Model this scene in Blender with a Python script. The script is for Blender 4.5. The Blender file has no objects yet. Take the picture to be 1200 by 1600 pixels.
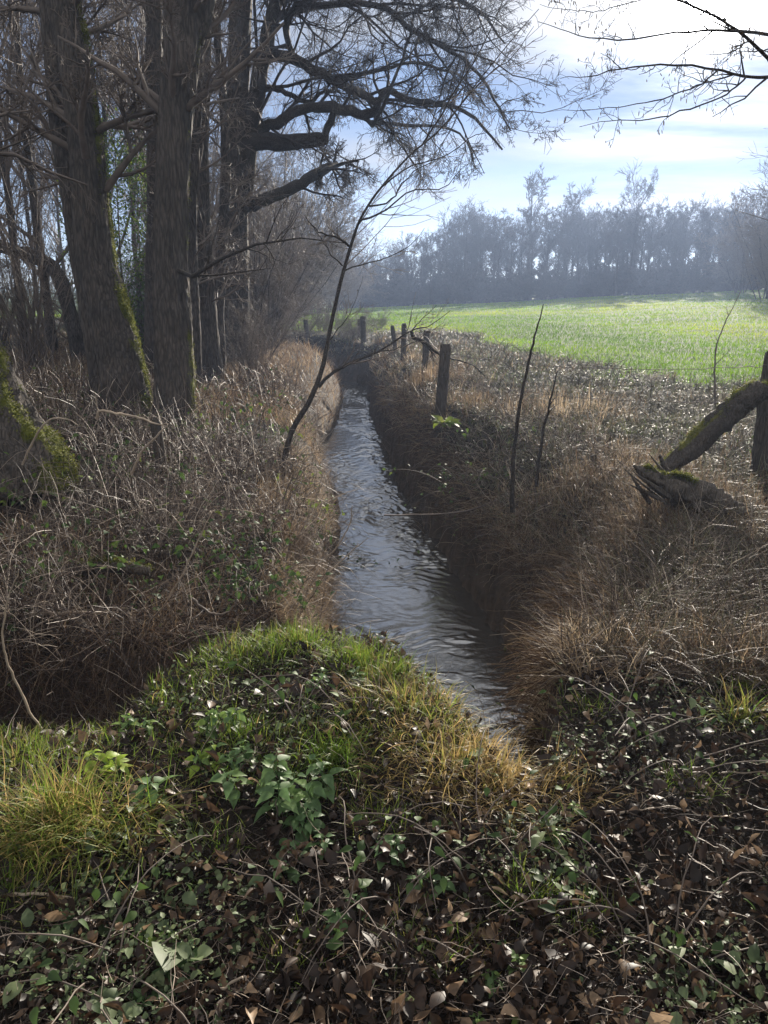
import bpy, math, random
import numpy as np
from mathutils import Vector, Matrix

sc = bpy.context.scene
C = sc.collection
R_ = math.radians

# ------------------------------------------------------------------ camera
CAMZ, PITCH = 1.65, R_(16.7)
cam_d = bpy.data.cameras.new('camera'); cam = bpy.data.objects.new('camera', cam_d); C.objects.link(cam)
cam.location = (0, 0, CAMZ); cam.rotation_euler = (math.pi/2 - PITCH, 0, 0)
cam_d.sensor_fit = 'VERTICAL'; cam_d.sensor_height = 32; cam_d.sensor_width = 24
cam_d.lens = 32*1200/1600; cam_d.clip_start = .05; cam_d.clip_end = 3000
sc.camera = cam

# ------------------------------------------------------------------ world, sun, exposure
SUN_EL, SUN_AZ = R_(15.9), R_(19.7)          # azimuth clockwise from +Y
SUN = np.array([math.sin(SUN_AZ)*math.cos(SUN_EL), math.cos(SUN_AZ)*math.cos(SUN_EL), math.sin(SUN_EL)])
EXPOSURE, SUN_E, SKY_E = 1.25, 5.0, 0.05
w = bpy.data.worlds.new('World'); sc.world = w; w.use_nodes = True
def build_world():
    nt = w.node_tree; n = nt.nodes; L = nt.links; n.clear()
    out = n.new('ShaderNodeOutputWorld'); bg = n.new('ShaderNodeBackground'); bg.inputs[1].default_value = SKY_E
    sky = n.new('ShaderNodeTexSky'); sky.sky_type = 'NISHITA'; sky.sun_disc = False
    sky.sun_elevation = SUN_EL; sky.sun_rotation = SUN_AZ; sky.air_density = .55; sky.dust_density = .01; sky.ozone_density = 1.2
    tc = n.new('ShaderNodeTexCoord')
    def M(op, a=None, b=None, c=None, clamp=False):
        m = n.new('ShaderNodeMath'); m.operation = op; m.use_clamp = clamp
        for i, v in enumerate((a, b, c)):
            if v is None: continue
            if isinstance(v, (int, float)): m.inputs[i].default_value = v
            else: L.new(v, m.inputs[i])
        return m.outputs[0]
    sep = n.new('ShaderNodeSeparateXYZ'); L.new(tc.outputs['Generated'], sep.inputs[0])
    zz = M('ADD', M('MAXIMUM', sep.outputs[2], 0.0), .12)
    cx = M('DIVIDE', sep.outputs[0], zz); cy = M('DIVIDE', sep.outputs[1], zz)
    comb = n.new('ShaderNodeCombineXYZ'); L.new(cx, comb.inputs[0]); L.new(cy, comb.inputs[1])
    mp = n.new('ShaderNodeMapping'); mp.inputs['Rotation'].default_value = (0, 0, R_(12)); mp.inputs['Scale'].default_value = (.55, 1.0, 1); mp.inputs['Location'].default_value = (3.1, 1.7, 0)
    L.new(comb.outputs[0], mp.inputs[0])
    no = n.new('ShaderNodeTexNoise'); no.inputs['Scale'].default_value = 1.15; no.inputs['Detail'].default_value = 7; no.inputs['Roughness'].default_value = .55; no.inputs['Distortion'].default_value = .25
    L.new(mp.outputs[0], no.inputs['Vector'])
    vm = n.new('ShaderNodeVectorMath'); vm.operation = 'DOT_PRODUCT'; L.new(tc.outputs['Generated'], vm.inputs[0]); vm.inputs[1].default_value = tuple(SUN)
    cosg = M('MAXIMUM', vm.outputs['Value'], 0.0)
    # thin high cloud, thicker round the sun; unseen cloud also added behind and overhead
    side = M('POWER', cosg, 9.0)
    back = n.new('ShaderNodeMapRange'); L.new(sep.outputs[1], back.inputs[0]); back.inputs[1].default_value = .55; back.inputs[2].default_value = -.35; back.inputs[3].default_value = 0; back.inputs[4].default_value = 1  # added cloud behind the camera, out of view, as fill light
    up = n.new('ShaderNodeMapRange'); L.new(sep.outputs[2], up.inputs[0]); up.inputs[1].default_value = .30; up.inputs[2].default_value = .5  # added bright cloud above the frame, to light the water and ground
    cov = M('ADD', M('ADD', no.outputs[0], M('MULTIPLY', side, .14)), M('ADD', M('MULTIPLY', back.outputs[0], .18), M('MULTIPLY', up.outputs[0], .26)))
    mr = n.new('ShaderNodeMapRange'); mr.interpolation_type = 'SMOOTHSTEP'; L.new(cov, mr.inputs[0])
    mr.inputs[1].default_value = .50; mr.inputs[2].default_value = .80; mr.inputs[3].default_value = 0; mr.inputs[4].default_value = .9
    g1 = M("MULTIPLY", M("POWER", cosg, 5.0), .9)
    g2 = M('MULTIPLY', M('POWER', cosg, 95.0), 14.0)
    g3 = M('MULTIPLY', M('POWER', cosg, 1500.0), 250.0)
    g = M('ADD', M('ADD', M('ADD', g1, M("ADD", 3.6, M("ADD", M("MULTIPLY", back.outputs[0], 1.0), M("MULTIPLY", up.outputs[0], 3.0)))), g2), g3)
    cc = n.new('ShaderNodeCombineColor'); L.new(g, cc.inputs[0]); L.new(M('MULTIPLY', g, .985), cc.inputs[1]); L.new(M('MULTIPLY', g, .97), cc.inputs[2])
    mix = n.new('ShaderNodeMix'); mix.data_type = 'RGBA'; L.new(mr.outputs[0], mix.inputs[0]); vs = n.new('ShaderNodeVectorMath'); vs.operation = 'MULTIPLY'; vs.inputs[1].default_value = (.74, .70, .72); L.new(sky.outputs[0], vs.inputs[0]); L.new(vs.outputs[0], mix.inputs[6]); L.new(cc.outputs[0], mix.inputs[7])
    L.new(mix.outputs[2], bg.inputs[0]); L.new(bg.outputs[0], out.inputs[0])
build_world()
sun_d = bpy.data.lights.new('sun', 'SUN'); sun = bpy.data.objects.new('sun', sun_d); C.objects.link(sun)
sun_d.energy = SUN_E; sun_d.angle = R_(.55); sun_d.color = (1, .91, .78)
sun.rotation_euler = Vector(tuple(-SUN)).to_track_quat('-Z', 'Y').to_euler(); sun.location = (20, 60, 25)
sc.view_settings.view_transform = 'Standard'; sc.view_settings.look = 'None'; sc.view_settings.gamma = 1
sc.view_settings.exposure = EXPOSURE
cy = sc.cycles
cy.use_denoising = True
try: cy.denoiser = 'OPENIMAGEDENOISE'; cy.denoising_input_passes = 'RGB_ALBEDO_NORMAL'; cy.denoising_prefilter = 'ACCURATE'
except Exception: pass
cy.max_bounces = 6; cy.diffuse_bounces = 2; cy.glossy_bounces = 2; cy.transmission_bounces = 3; cy.volume_bounces = 0
cy.transparent_max_bounces = 6; cy.sample_clamp_indirect = 6; cy.caustics_reflective = False; cy.caustics_refractive = False

# ------------------------------------------------------------------ helpers
rng = np.random.default_rng(7)
def raydir(px, py):
    u, v = (px-600)/1200, (800-py)/1200
    return np.array([u, math.cos(PITCH)+v*math.sin(PITCH), -math.sin(PITCH)+v*math.cos(PITCH)])
def at(px, py, Y):                       # point of the place that lies at distance Y ahead
    d = raydir(px, py); t = Y/d[1]; return np.array([0, 0, CAMZ]) + d*t
def onz(px, py, z=0.0):
    d = raydir(px, py); t = (z-CAMZ)/d[2]; return np.array([0, 0, CAMZ]) + d*t
def smooth(a, b, x):
    t = np.clip((x-a)/(b-a), 0, 1); return t*t*(3-2*t)
def _h(ix, iy, s):
    n = (ix*374761393 + iy*668265263 + s*974711) & 0xffffffff
    n = ((n ^ (n >> 13))*1274126177) & 0xffffffff
    return ((n ^ (n >> 16)) & 0xffff)/65535.0
def vn(x, y, s=0):
    x = np.asarray(x, float); y = np.asarray(y, float)
    ix = np.floor(x).astype(np.int64); iy = np.floor(y).astype(np.int64); fx = x-ix; fy = y-iy
    fx = fx*fx*(3-2*fx); fy = fy*fy*(3-2*fy)
    a = _h(ix, iy, s); b = _h(ix+1, iy, s); c = _h(ix, iy+1, s); d = _h(ix+1, iy+1, s)
    return (a+(b-a)*fx)*(1-fy) + (c+(d-c)*fx)*fy
def fbm(x, y, s=0, o=4):
    r = 0; a = .5; t = 0
    for i in range(o):
        r = r + a*vn(x*2**i+i*17.3, y*2**i+i*9.1, s+i); t += a; a *= .5
    return r/t

ZW = -1.25
YR = [2.0, 2.6, 3.2, 4.0, 4.8, 5.45, 6.16, 7.36, 9.66, 11.4, 13.8, 18.1, 21.7, 23, 24.5, 27, 32, 45, 90]
XR = [.42, .50, .62, .92, 1.08, 1.10, .95, .68, .42, .20, -.03, -.33, -.50, -.8, -1.8, -4.5, -9, -14, -30]
YL = [2.0, 4.5, 6.16, 7.36, 8.8, 9.66, 11.4, 13.6, 15, 18.1, 21.2, 22.3, 23.5, 26, 32, 45, 90]
XL = [-.3, -.40, -.46, -.52, -.50, -.56, -.9, -1.22, -1.02, -.98, -1.08, -1.6, -3.2, -6.0, -11, -16, -32]
EX = [-9, -3, -1.5, -1.18, -.91, -.41, 0, .26, .42, .50, .58, .70, .86, 1.3, 2]
EY = [2.0, 2.35, 2.62, 2.80, 3.22, 3.40, 3.24, 2.74, 2.36, 2.16, 2.3, 2.75, 3.3, 3.5, 3.6]
def H(x, y):
    x = np.asarray(x, float); y = np.asarray(y, float)
    wob = (fbm(x*1.3, y*1.3, 5, 3)-.5)*.22*smooth(1, 5, y)+(fbm(x*4, y*4.5, 6, 3)-.5)*.16*smooth(2.4, 4, y)*smooth(20, 12, y)
    xr = np.interp(y, YR, XR)+wob; xl = np.interp(y, YL, XL)+wob*.6; ey = np.interp(x, EX, EY)
    wR = np.interp(y, [2, 3, 5, 8, 10.5, 14, 20, 26], [.18, .28, .95, 1.05, .66, .8, .8, 1.8])
    wL = np.interp(y, [2, 5, 8, 12, 20, 26], [.35, .40, .6, .65, .75, 1.8])
    tr = (x-xr)/wR; trl = np.clip(tr, 0, 1); tl = (xl-x)/wL; tn = (ey+.42-y)/.42
    t = np.maximum(np.maximum(tr, tl), tn)
    # main channel
    f = np.where(t < 0, -.22, 0)
    tt = np.clip(t, 0, 1)
    left = (tl >= tr) & (tl >= tn); right = (tr > tl) & (tr > tn)
    prof = np.where(right & (y > 3.2), .46*smooth(0, .16, tt)+.54*(tt*(1.55-.55*tt)), 1-(1-tt)**1.9)
    topL = -.42*np.exp(-np.clip(x*-1-.9, 0, 9)/1.0)*smooth(1.9, 3.5, y)*smooth(30, 16, y)
    top = np.where(left, topL, 0.0)
    zc = (ZW-.04) + (top-(ZW-.04))*prof
    zc = np.where(t < 0, ZW-.04-.25*smooth(0, -.25, t), zc)
    # side ditch on the left
    W = np.interp(x, [-6, -3, -1.5, -.9, -.3], [.55, .75, 1.15, 1.25, 1.0])
    t2 = np.maximum((ey+.36-y)/.36, (y-(ey+W))/np.interp(x, [-4, -1, 0], [.45, .30, .30]))
    bot = -1.22 + np.clip(-.6-x, 0, 8)*.10
    topd = np.where(y > ey+W*.5, topL-.12*smooth(-.3, -1.2, x)*np.exp(-(y-ey-W)/1.2), 0.0)
    t2c = np.clip(t2, 0, 1)
    zd = bot + (topd-bot)*(1-(1-t2c)**1.8)
    zd = np.where(x > -.15, 9, zd)
    z = np.minimum(zc, zd)
    land = smooth(.6, 1.3, np.minimum(t, np.where(x > -.15, 9, t2)))
    # relief
    z = z + land*((fbm(x*.7, y*.7, 1, 4)-.5)*.16 + (fbm(x*3.1, y*3.1, 2, 3)-.5)*.07)*np.where(y < 14, 1, .6)
    z = z + (fbm(x*9, y*9, 3, 2)-.5)*.035*smooth(30, 10, y)*smooth(ZW-.05, ZW+.2, z)
    # low swell of the mound in front
    z = z + .10*np.exp(-((x+.35)**2/.5+(y-2.75)**2/.35))*land
    # far field falls to the left and rises to the right
    az = x/np.maximum(y, 8.0)
    far = np.interp(az, [-.6, -.05, .1, .25, .45, .8], [-1.6, -1.5, -.9, -.15, .75, 1.5])
    z = z + far*smooth(16, 105, y) + (fbm(x*.06, y*.05, 9, 2)-.5)*.5*smooth(30, 70, y)
    return z

class MB:
    def __init__(s): s.v = []; s.f = []; s.a = []; s.n = 0; s.mi = []; s.m = []
    def add(s, V, F, tint=None, moss=None, mi=0):
        V = np.asarray(V, np.float32).reshape(-1, 3); F = np.asarray(F, np.int32)
        s.v.append(V); s.f.append(F+s.n); s.n += len(V)
        s.a.append(np.full(len(V), .5, np.float32) if tint is None else np.broadcast_to(np.asarray(tint, np.float32), (len(V),)).copy())
        s.m.append(np.zeros(len(V), np.float32) if moss is None else np.asarray(moss, np.float32).reshape(-1))
        s.mi.append(np.full(len(F), mi, np.int32)); return s
    def mesh(s, name, mats, smooth_=True):
        me = bpy.data.meshes.new(name)
        V = np.concatenate(s.v); me.vertices.add(len(V)); me.vertices.foreach_set('co', V.ravel())
        li = np.concatenate([f.ravel() for f in s.f]); cnt = np.concatenate([np.full(len(f), f.shape[1], np.int32) for f in s.f])
        me.loops.add(len(li)); me.loops.foreach_set('vertex_index', li)
        me.polygons.add(len(cnt)); st = np.zeros(len(cnt), np.int32); st[1:] = np.cumsum(cnt)[:-1]
        me.polygons.foreach_set('loop_start', st)
        me.polygons.foreach_set('material_index', np.concatenate(s.mi))
        me.polygons.foreach_set('use_smooth', np.full(len(cnt), smooth_))
        a = me.attributes.new('tint', 'FLOAT', 'POINT'); a.data.foreach_set('value', np.concatenate(s.a))
        mm = np.concatenate(s.m)
        if mm.any():
            a = me.attributes.new('moss', 'FLOAT', 'POINT'); a.data.foreach_set('value', mm)
        for m in (mats if isinstance(mats, (list, tuple)) else [mats]): me.materials.append(m)
        me.update(calc_edges=True); return me
    def build(s, name, mats, parent=None, smooth_=True, origin=None):
        me = s.mesh(name, mats, smooth_)
        o = bpy.data.objects.new(name, me); C.objects.link(o)
        if parent is not None:
            me.transform(Matrix.Translation(-Vector(parent.location))) if parent.get('_abs') else None
            o.parent = parent
        elif origin is not None:
            me.transform(Matrix.Translation(-Vector(tuple(origin)))); o.location = tuple(origin)
        return o
def tag(o, label=None, cat=None, group=None, kind=None):
    if label: o['label'] = label
    if cat: o['category'] = cat
    if group: o['group'] = group
    if kind: o['kind'] = kind
    return o
EMPTIES = []
def thing(name, label, cat, loc, group=None):
    o = bpy.data.objects.new(name, None); C.objects.link(o); o.location = tuple(loc); o['_abs'] = 1; EMPTIES.append(o)
    o.empty_display_size = .2
    return tag(o, label, cat, group)
def copy_tree(o, parent=None):
    c = o.copy(); C.objects.link(c)
    if parent is not None: c.parent = parent
    for ch in KIDS.get(o.name, []): copy_tree(ch, c)
    return c
KIDS = {}
def part(root, o): KIDS.setdefault(root.name, []).append(o); return o

def nrm(a): return a/np.maximum(np.linalg.norm(a, axis=-1, keepdims=True), 1e-9)
def tubes(mb, P, R, sides=4, tint=None, mi=0, cap=False, rough=0):
    P = np.asarray(P, float); R = np.asarray(R, float)
    if P.ndim == 2: P = P[None]; R = R[None]
    N, K, _ = P.shape
    T = np.gradient(P, axis=1); T = nrm(T)
    mt = nrm(T.mean(1)); ref = np.where(np.abs(mt[:, 2:3]) > .85, np.array([1., .2, 0]), np.array([0, 0, 1.]))
    u = nrm(np.cross(mt, ref))[:, None, :]
    U = nrm(u - (u*T).sum(-1, keepdims=True)*T); V = np.cross(T, U)
    th = np.arange(sides)*2*math.pi/sides
    c = np.cos(th)[None, None, :, None]; s = np.sin(th)[None, None, :, None]
    rad = R[:, :, None, None]
    if rough: rad = rad*(1+rough*rng.standard_normal((N, K, sides, 1)))
    X = P[:, :, None, :] + rad*(U[:, :, None, :]*c + V[:, :, None, :]*s)
    idx = np.arange(N*K*sides).reshape(N, K, sides)
    a = idx[:, :-1]; b = idx[:, 1:]
    F = np.stack([a, np.roll(a, -1, 2), np.roll(b, -1, 2), b], -1).reshape(-1, 4)
    t = None if tint is None else np.repeat(np.broadcast_to(np.asarray(tint, float), (N,)), K*sides)
    mb.add(X, F, t, mi=mi)
    if cap and sides > 3:
        base = X[:, -1].reshape(N, sides, 3)
        for i in range(N): mb.add(base[i], np.arange(sides)[None, :], None if t is None else t[0], mi=mi)
def catmull(pts, n):
    pts = np.asarray(pts, float)
    p = np.vstack([2*pts[0]-pts[1], pts, 2*pts[-1]-pts[-2]]); m = len(pts)-1
    t = np.linspace(0, m, n); i = np.minimum(t.astype(int), m-1); f = (t-i)[:, None]
    a, b, c, d = p[i], p[i+1], p[i+2], p[i+3]
    return .5*((2*b)+(-a+c)*f+(2*a-5*b+4*c-d)*f**2+(-a+3*b-3*c+d)*f**3)
def grow(rg, P, R, nc, t0, t1, ang, lr, K, wander, up, rr, taper=.25, flat=None, mn=0, cvar=.35, fall=.75):
    N, K0, _ = P.shape
    idx = np.repeat(np.arange(N), nc); n = len(idx)
    t = rg.uniform(t0, t1, n); k = t*(K0-1); i = np.minimum(k.astype(int), K0-2); f = (k-i)[:, None]
    p0 = P[idx, i]; p1 = P[idx, i+1]; pos = p0+(p1-p0)*f; tan = nrm(p1-p0)
    rad = (R[idx, i]*(1-f[:, 0])+R[idx, i+1]*f[:, 0])*rr
    plen = np.linalg.norm(np.diff(P, axis=1), axis=2).sum(1)[idx]
    ln = np.maximum(plen*lr*(1.2-fall*t)*rg.uniform(.55, 1.25, n), mn)
    q = rg.standard_normal((n, 3)); q = nrm(q-(q*tan).sum(1, keepdims=True)*tan)
    if flat is not None: q = nrm(q*np.array(flat))
    a = R_(ang)*rg.uniform(1-cvar, 1+cvar, n)[:, None]
    d = nrm(tan*np.cos(a)+q*np.sin(a))
    Q = np.zeros((n, K, 3)); Q[:, 0] = pos
    for j in range(1, K):
        d = nrm(d + wander*rg.standard_normal((n, 3)) + np.array([0, 0, up]))
        Q[:, j] = Q[:, j-1] + d*(ln/(K-1))[:, None]
    rad = np.minimum(rad, ln*.06)
    return Q, rad[:, None]*np.linspace(1, taper, K)[None, :]
DRIFT = .16
def blades(mb, pos, yaw, lean, ln, wd, bend, tint, K=4, mi=0, dirs=None):
    """flat tapering bent grass blades"""
    N = len(pos); b = lambda a: np.broadcast_to(np.asarray(a, float), (N,))
    yaw, lean, ln, wd, bend, tint = map(b, (yaw, lean, ln, wd, bend, tint))
    hx, hy = np.cos(yaw), np.sin(yaw)
    X = np.zeros((N, K+1, 2, 3)); p = np.array(pos, float); seg = ln/K
    tw = rng.uniform(-.9, .9, N); yd = yaw.copy(); ad = np.zeros(N); dr = DRIFT
    sx, sy = -np.sin(yaw+tw), np.cos(yaw+tw)
    for k in range(K+1):
        wk = wd*.5*(1-(k/K)**1.6) + 1e-4
        X[:, k, 0] = p + np.stack([sx*wk, sy*wk, 0*wk], 1); X[:, k, 1] = p - np.stack([sx*wk, sy*wk, 0*wk], 1)
        yd = yd+rng.normal(0, dr, N); ad = ad+rng.normal(0, dr*.6, N); a = lean+bend*(k+.5)/K+ad
        p = p + np.stack([np.cos(yd)*np.sin(a)*seg, np.sin(yd)*np.sin(a)*seg, np.cos(a)*seg], 1)
    idx = np.arange(N*(K+1)*2).reshape(N, K+1, 2)
    F = np.stack([idx[:, :-1, 0], idx[:, :-1, 1], idx[:, 1:, 1], idx[:, 1:, 0]], -1).reshape(-1, 4)
    mb.add(X, F, np.repeat(tint, (K+1)*2), mi=mi)
def leaves(mb, pos, yaw, pitch, roll, ln, wd, curl, fold, tint, prof=(.05, .75, 1, .78, .3, .02), mi=0, jag=0.0):
    """leaf blades with a mid-rib fold and curl, K sections by 3 across"""
    N = len(pos); b = lambda a: np.broadcast_to(np.asarray(a, float), (N,))
    yaw, pitch, roll, ln, wd, curl, fold, tint = map(b, (yaw, pitch, roll, ln, wd, curl, fold, tint))
    K = len(prof); L = np.zeros((N, K, 3, 3))
    a = np.zeros(N); px = np.zeros(N); pz = np.zeros(N)
    for k in range(K):
        wv = wd*.5*prof[k]
        jl = 1+jag*rng.uniform(-1, 1, N); jr = 1+jag*rng.uniform(-1, 1, N)
        L[:, k, 0] = np.stack([px, wv*jl*np.cos(fold), pz+wv*np.sin(fold)], 1)
        L[:, k, 1] = np.stack([px, 0*px, pz], 1)
        L[:, k, 2] = np.stack([px, -wv*jr*np.cos(fold), pz+wv*np.sin(fold)], 1)
        a = -curl*(k+.5)/(K-1); px = px+np.cos(a)*ln/(K-1); pz = pz+np.sin(a)*ln/(K-1)
    L = L.reshape(N, K*3, 3)
    cr, sr = np.cos(roll), np.sin(roll); cp, sp = np.cos(pitch), np.sin(pitch); cyw, syw = np.cos(yaw), np.sin(yaw)
    def rot(A, c, s, i, j):
        B = A.copy(); B[..., i] = A[..., i]*c[:, None]-A[..., j]*s[:, None]; B[..., j] = A[..., i]*s[:, None]+A[..., j]*c[:, None]; return B
    L = rot(L, cr, sr, 1, 2); L = rot(L, cp, sp, 0, 2); L = rot(L, cyw, syw, 0, 1)
    L = L + np.asarray(pos)[:, None, :]
    idx = np.arange(N*K*3).reshape(N, K, 3)
    F = np.stack([idx[:, :-1, :-1], idx[:, :-1, 1:], idx[:, 1:, 1:], idx[:, 1:, :-1]], -1).reshape(-1, 4)
    mb.add(L, F, np.repeat(tint, K*3), mi=mi)

# ------------------------------------------------------------------ materials
def mat(name):
    m = bpy.data.materials.new(name); m.use_nodes = True; nt = m.node_tree; nt.nodes.clear()
    out = nt.nodes.new('ShaderNodeOutputMaterial'); return m, nt.nodes, nt.links, out
def ramp_node(n, cols):
    r = n.new('ShaderNodeValToRGB'); e = r.color_ramp.elements
    while len(e) < len(cols): e.new(.5)
    for i, (p, c) in enumerate(cols): e[i].position = p; e[i].color = (*c, 1)
    return r
def veg(name, cols, rough=.5, trans=.4, spec=.35, tboost=1.3, vary=.25, nscale=14):
    m, n, L, out = mat(name)
    at_ = n.new('ShaderNodeAttribute'); at_.attribute_name = 'tint'
    r = ramp_node(n, cols); L.new(at_.outputs['Fac'], r.inputs[0])
    tc = n.new('ShaderNodeTexCoord'); no = n.new('ShaderNodeTexNoise'); no.inputs['Scale'].default_value = nscale; no.inputs['Detail'].default_value = 3
    L.new(tc.outputs['Object'], no.inputs['Vector'])
    mr = n.new('ShaderNodeMapRange'); mr.inputs[1].default_value = .3; mr.inputs[2].default_value = .7; mr.inputs[3].default_value = 1-vary; mr.inputs[4].default_value = 1+vary
    L.new(no.outputs[0], mr.inputs[0])
    mx = n.new('ShaderNodeVectorMath'); mx.operation = 'SCALE'; L.new(r.outputs[0], mx.inputs[0]); L.new(mr.outputs[0], mx.inputs['Scale'])
    p = n.new('ShaderNodeBsdfPrincipled'); L.new(mx.outputs[0], p.inputs['Base Color']); p.inputs['Roughness'].default_value = rough; p.inputs['Specular IOR Level'].default_value = spec
    if trans > 0:
        t = n.new('ShaderNodeBsdfTranslucent'); sc2 = n.new('ShaderNodeVectorMath'); sc2.operation = 'SCALE'; sc2.inputs['Scale'].default_value = tboost
        L.new(mx.outputs[0], sc2.inputs[0]); L.new(sc2.outputs[0], t.inputs[0])
        ms = n.new('ShaderNodeMixShader'); ms.inputs[0].default_value = trans; L.new(p.outputs[0], ms.inputs[1]); L.new(t.outputs[0], ms.inputs[2]); L.new(ms.outputs[0], out.inputs[0])
    else: L.new(p.outputs[0], out.inputs[0])
    return m
def bark(name, c1, c2, scale=1.0, stretch=.18, moss=(.11, .12, .018), bumpd=.02, mossn=0.0):
    m, n, L, out = mat(name)
    tc = n.new('ShaderNodeTexCoord'); mp = n.new('ShaderNodeMapping'); mp.inputs['Scale'].default_value = (scale, scale, scale*stretch)
    L.new(tc.outputs['Object'], mp.inputs[0])
    no = n.new('ShaderNodeTexNoise'); no.inputs['Scale'].default_value = 26; no.inputs['Detail'].default_value = 6; no.inputs['Roughness'].default_value = .65; no.inputs['Distortion'].default_value = .4
    L.new(mp.outputs[0], no.inputs['Vector'])
    vo = n.new('ShaderNodeTexVoronoi'); vo.feature = 'DISTANCE_TO_EDGE'; vo.inputs['Scale'].default_value = 22; L.new(mp.outputs[0], vo.inputs['Vector'])
    big = n.new('ShaderNodeTexNoise'); big.inputs['Scale'].default_value = 2.4; big.inputs['Detail'].default_value = 4; L.new(tc.outputs['Object'], big.inputs['Vector'])
    r = ramp_node(n, [(.22, c1), (.62, c2)]); fs = n.new('ShaderNodeMapRange'); fs.inputs[1].default_value = 0; fs.inputs[2].default_value = .22; fs.inputs[3].default_value = .55; L.new(vo.outputs[0], fs.inputs[0]); fm = n.new('ShaderNodeMath'); fm.operation = 'MULTIPLY'; L.new(fs.outputs[0], fm.inputs[0]); L.new(no.outputs[0], fm.inputs[1]); L.new(fm.outputs[0], r.inputs[0])
    dark = n.new('ShaderNodeMix'); dark.data_type = 'RGBA'; dark.blend_type = 'MULTIPLY'; dark.inputs[0].default_value = .55
    r2 = ramp_node(n, [(.35, (.55, .55, .55)), (.65, (1.25, 1.2, 1.15))]); L.new(big.outputs[0], r2.inputs[0])
    L.new(r.outputs[0], dark.inputs[6]); L.new(r2.outputs[0], dark.inputs[7])
    am = n.new('ShaderNodeAttribute'); am.attribute_name = 'moss'
    mn = n.new('ShaderNodeTexNoise'); mn.inputs['Scale'].default_value = 9; mn.inputs['Detail'].default_value = 5; L.new(tc.outputs['Object'], mn.inputs['Vector'])
    ad = n.new('ShaderNodeMath'); ad.operation = 'ADD'; L.new(am.outputs['Fac'], ad.inputs[0]); L.new(mn.outputs[0], ad.inputs[1])
    mr = n.new('ShaderNodeMapRange'); mr.inputs[1].default_value = .95-mossn; mr.inputs[2].default_value = 1.15-mossn; L.new(ad.outputs[0], mr.inputs[0])
    mm = n.new('ShaderNodeMix'); mm.data_type = 'RGBA'; L.new(mr.outputs[0], mm.inputs[0]); L.new(dark.outputs[2], mm.inputs[6]); mm.inputs[7].default_value = (*moss, 1)
    p = n.new('ShaderNodeBsdfPrincipled'); L.new(mm.outputs[2], p.inputs['Base Color']); p.inputs['Roughness'].default_value = .85; p.inputs['Specular IOR Level'].default_value = .2
    bh = n.new('ShaderNodeMath'); bh.operation = 'MULTIPLY'; L.new(vo.outputs[0], bh.inputs[0]); L.new(no.outputs[0], bh.inputs[1])
    bu = n.new('ShaderNodeBump'); bu.inputs['Distance'].default_value = bumpd*2.2; bu.inputs['Strength'].default_value = 1; L.new(bh.outputs[0], bu.inputs['Height']); L.new(bu.outputs[0], p.inputs['Normal'])
    L.new(p.outputs[0], out.inputs[0]); return m
def plain(name, col, rough=.7, spec=.3, vary=.3, scale=8, metal=0):
    m, n, L, out = mat(name); tc = n.new('ShaderNodeTexCoord'); no = n.new('ShaderNodeTexNoise'); no.inputs['Scale'].default_value = scale; no.inputs['Detail'].default_value = 4
    L.new(tc.outputs['Object'], no.inputs['Vector'])
    r = ramp_node(n, [(.3, tuple(c*(1-vary) for c in col)), (.7, tuple(c*(1+vary) for c in col))]); L.new(no.outputs[0], r.inputs[0])
    p = n.new('ShaderNodeBsdfPrincipled'); L.new(r.outputs[0], p.inputs['Base Color']); p.inputs['Roughness'].default_value = rough; p.inputs['Specular IOR Level'].default_value = spec; p.inputs['Metallic'].default_value = metal
    L.new(p.outputs[0], out.inputs[0]); return m

M_BARK = bark('furrowed_bark', (.04, .035, .031), (.15, .128, .11), scale=1.3, stretch=.14)
M_BARK2 = bark('dark_bark', (.03, .026, .023), (.13, .11, .095), scale=1.6)
M_LIMB = bark('limb_bark', (.028, .024, .021), (.09, .075, .062), scale=2.2, stretch=.6, bumpd=.01)
M_TWIG = plain('twig_bark', (.15, .12, .10), .65, .22)
M_TWIGD = plain('dark_twig_bark', (.055, .045, .04), .75, .12)
M_TWIGF = plain('far_twig_bark', (.075, .060, .052), .8, .2)
M_TWIGL = plain('pale_twig_bark', (.34, .27, .20), .45, .5)
M_CATK = plain('catkin_brown', (.14, .09, .05), .8, .2)
M_WOOD = bark('weathered_wood', (.045, .038, .031), (.14, .12, .10), scale=3, stretch=.08, bumpd=.006)
M_LOG = bark('mossy_log_bark', (.04, .033, .027), (.11, .092, .075), scale=2, stretch=.5, bumpd=.012, moss=(.13, .125, .03))
M_WIRE = plain('rusty_wire', (.12, .09, .075), .55, .5)
M_MOSS = veg('moss', [(0, (.05, .062, .014)), (1, (.17, .175, .04))], .8, .45, .1)
M_GRASS = veg('green_grass', [(0, (.05, .10, .012)), (.45, (.12, .20, .022)), (.68, (.20, .22, .045)), (.82, (.30, .225, .08)), (1, (.46, .32, .14))], .5, .45, .3)
M_FIELD = veg('field_grass', [(0, (.07, .15, .004)), (.6, (.16, .27, .005)), (1, (.28, .31, .012))], .8, .58, .05, nscale=.25, vary=.3)
M_DRY = veg('dry_grass', [(0, (.07, .035, .022)), (.3, (.17, .11, .068)), (.6, (.31, .23, .145)), (1, (.55, .44, .30))], .6, .4, .22)
M_STEM = veg('bramble_stem', [(0, (.035, .022, .018)), (.4, (.10, .07, .055)), (.75, (.30, .24, .19)), (1, (.55, .46, .36))], .5, 0, .35)
M_LITTER = veg('leaf_litter', [(0, (.012, .008, .006)), (.4, (.036, .021, .014)), (.75, (.14, .088, .052)), (1, (.38, .27, .17))], .5, .22, .35, nscale=45, vary=.45)
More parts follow.
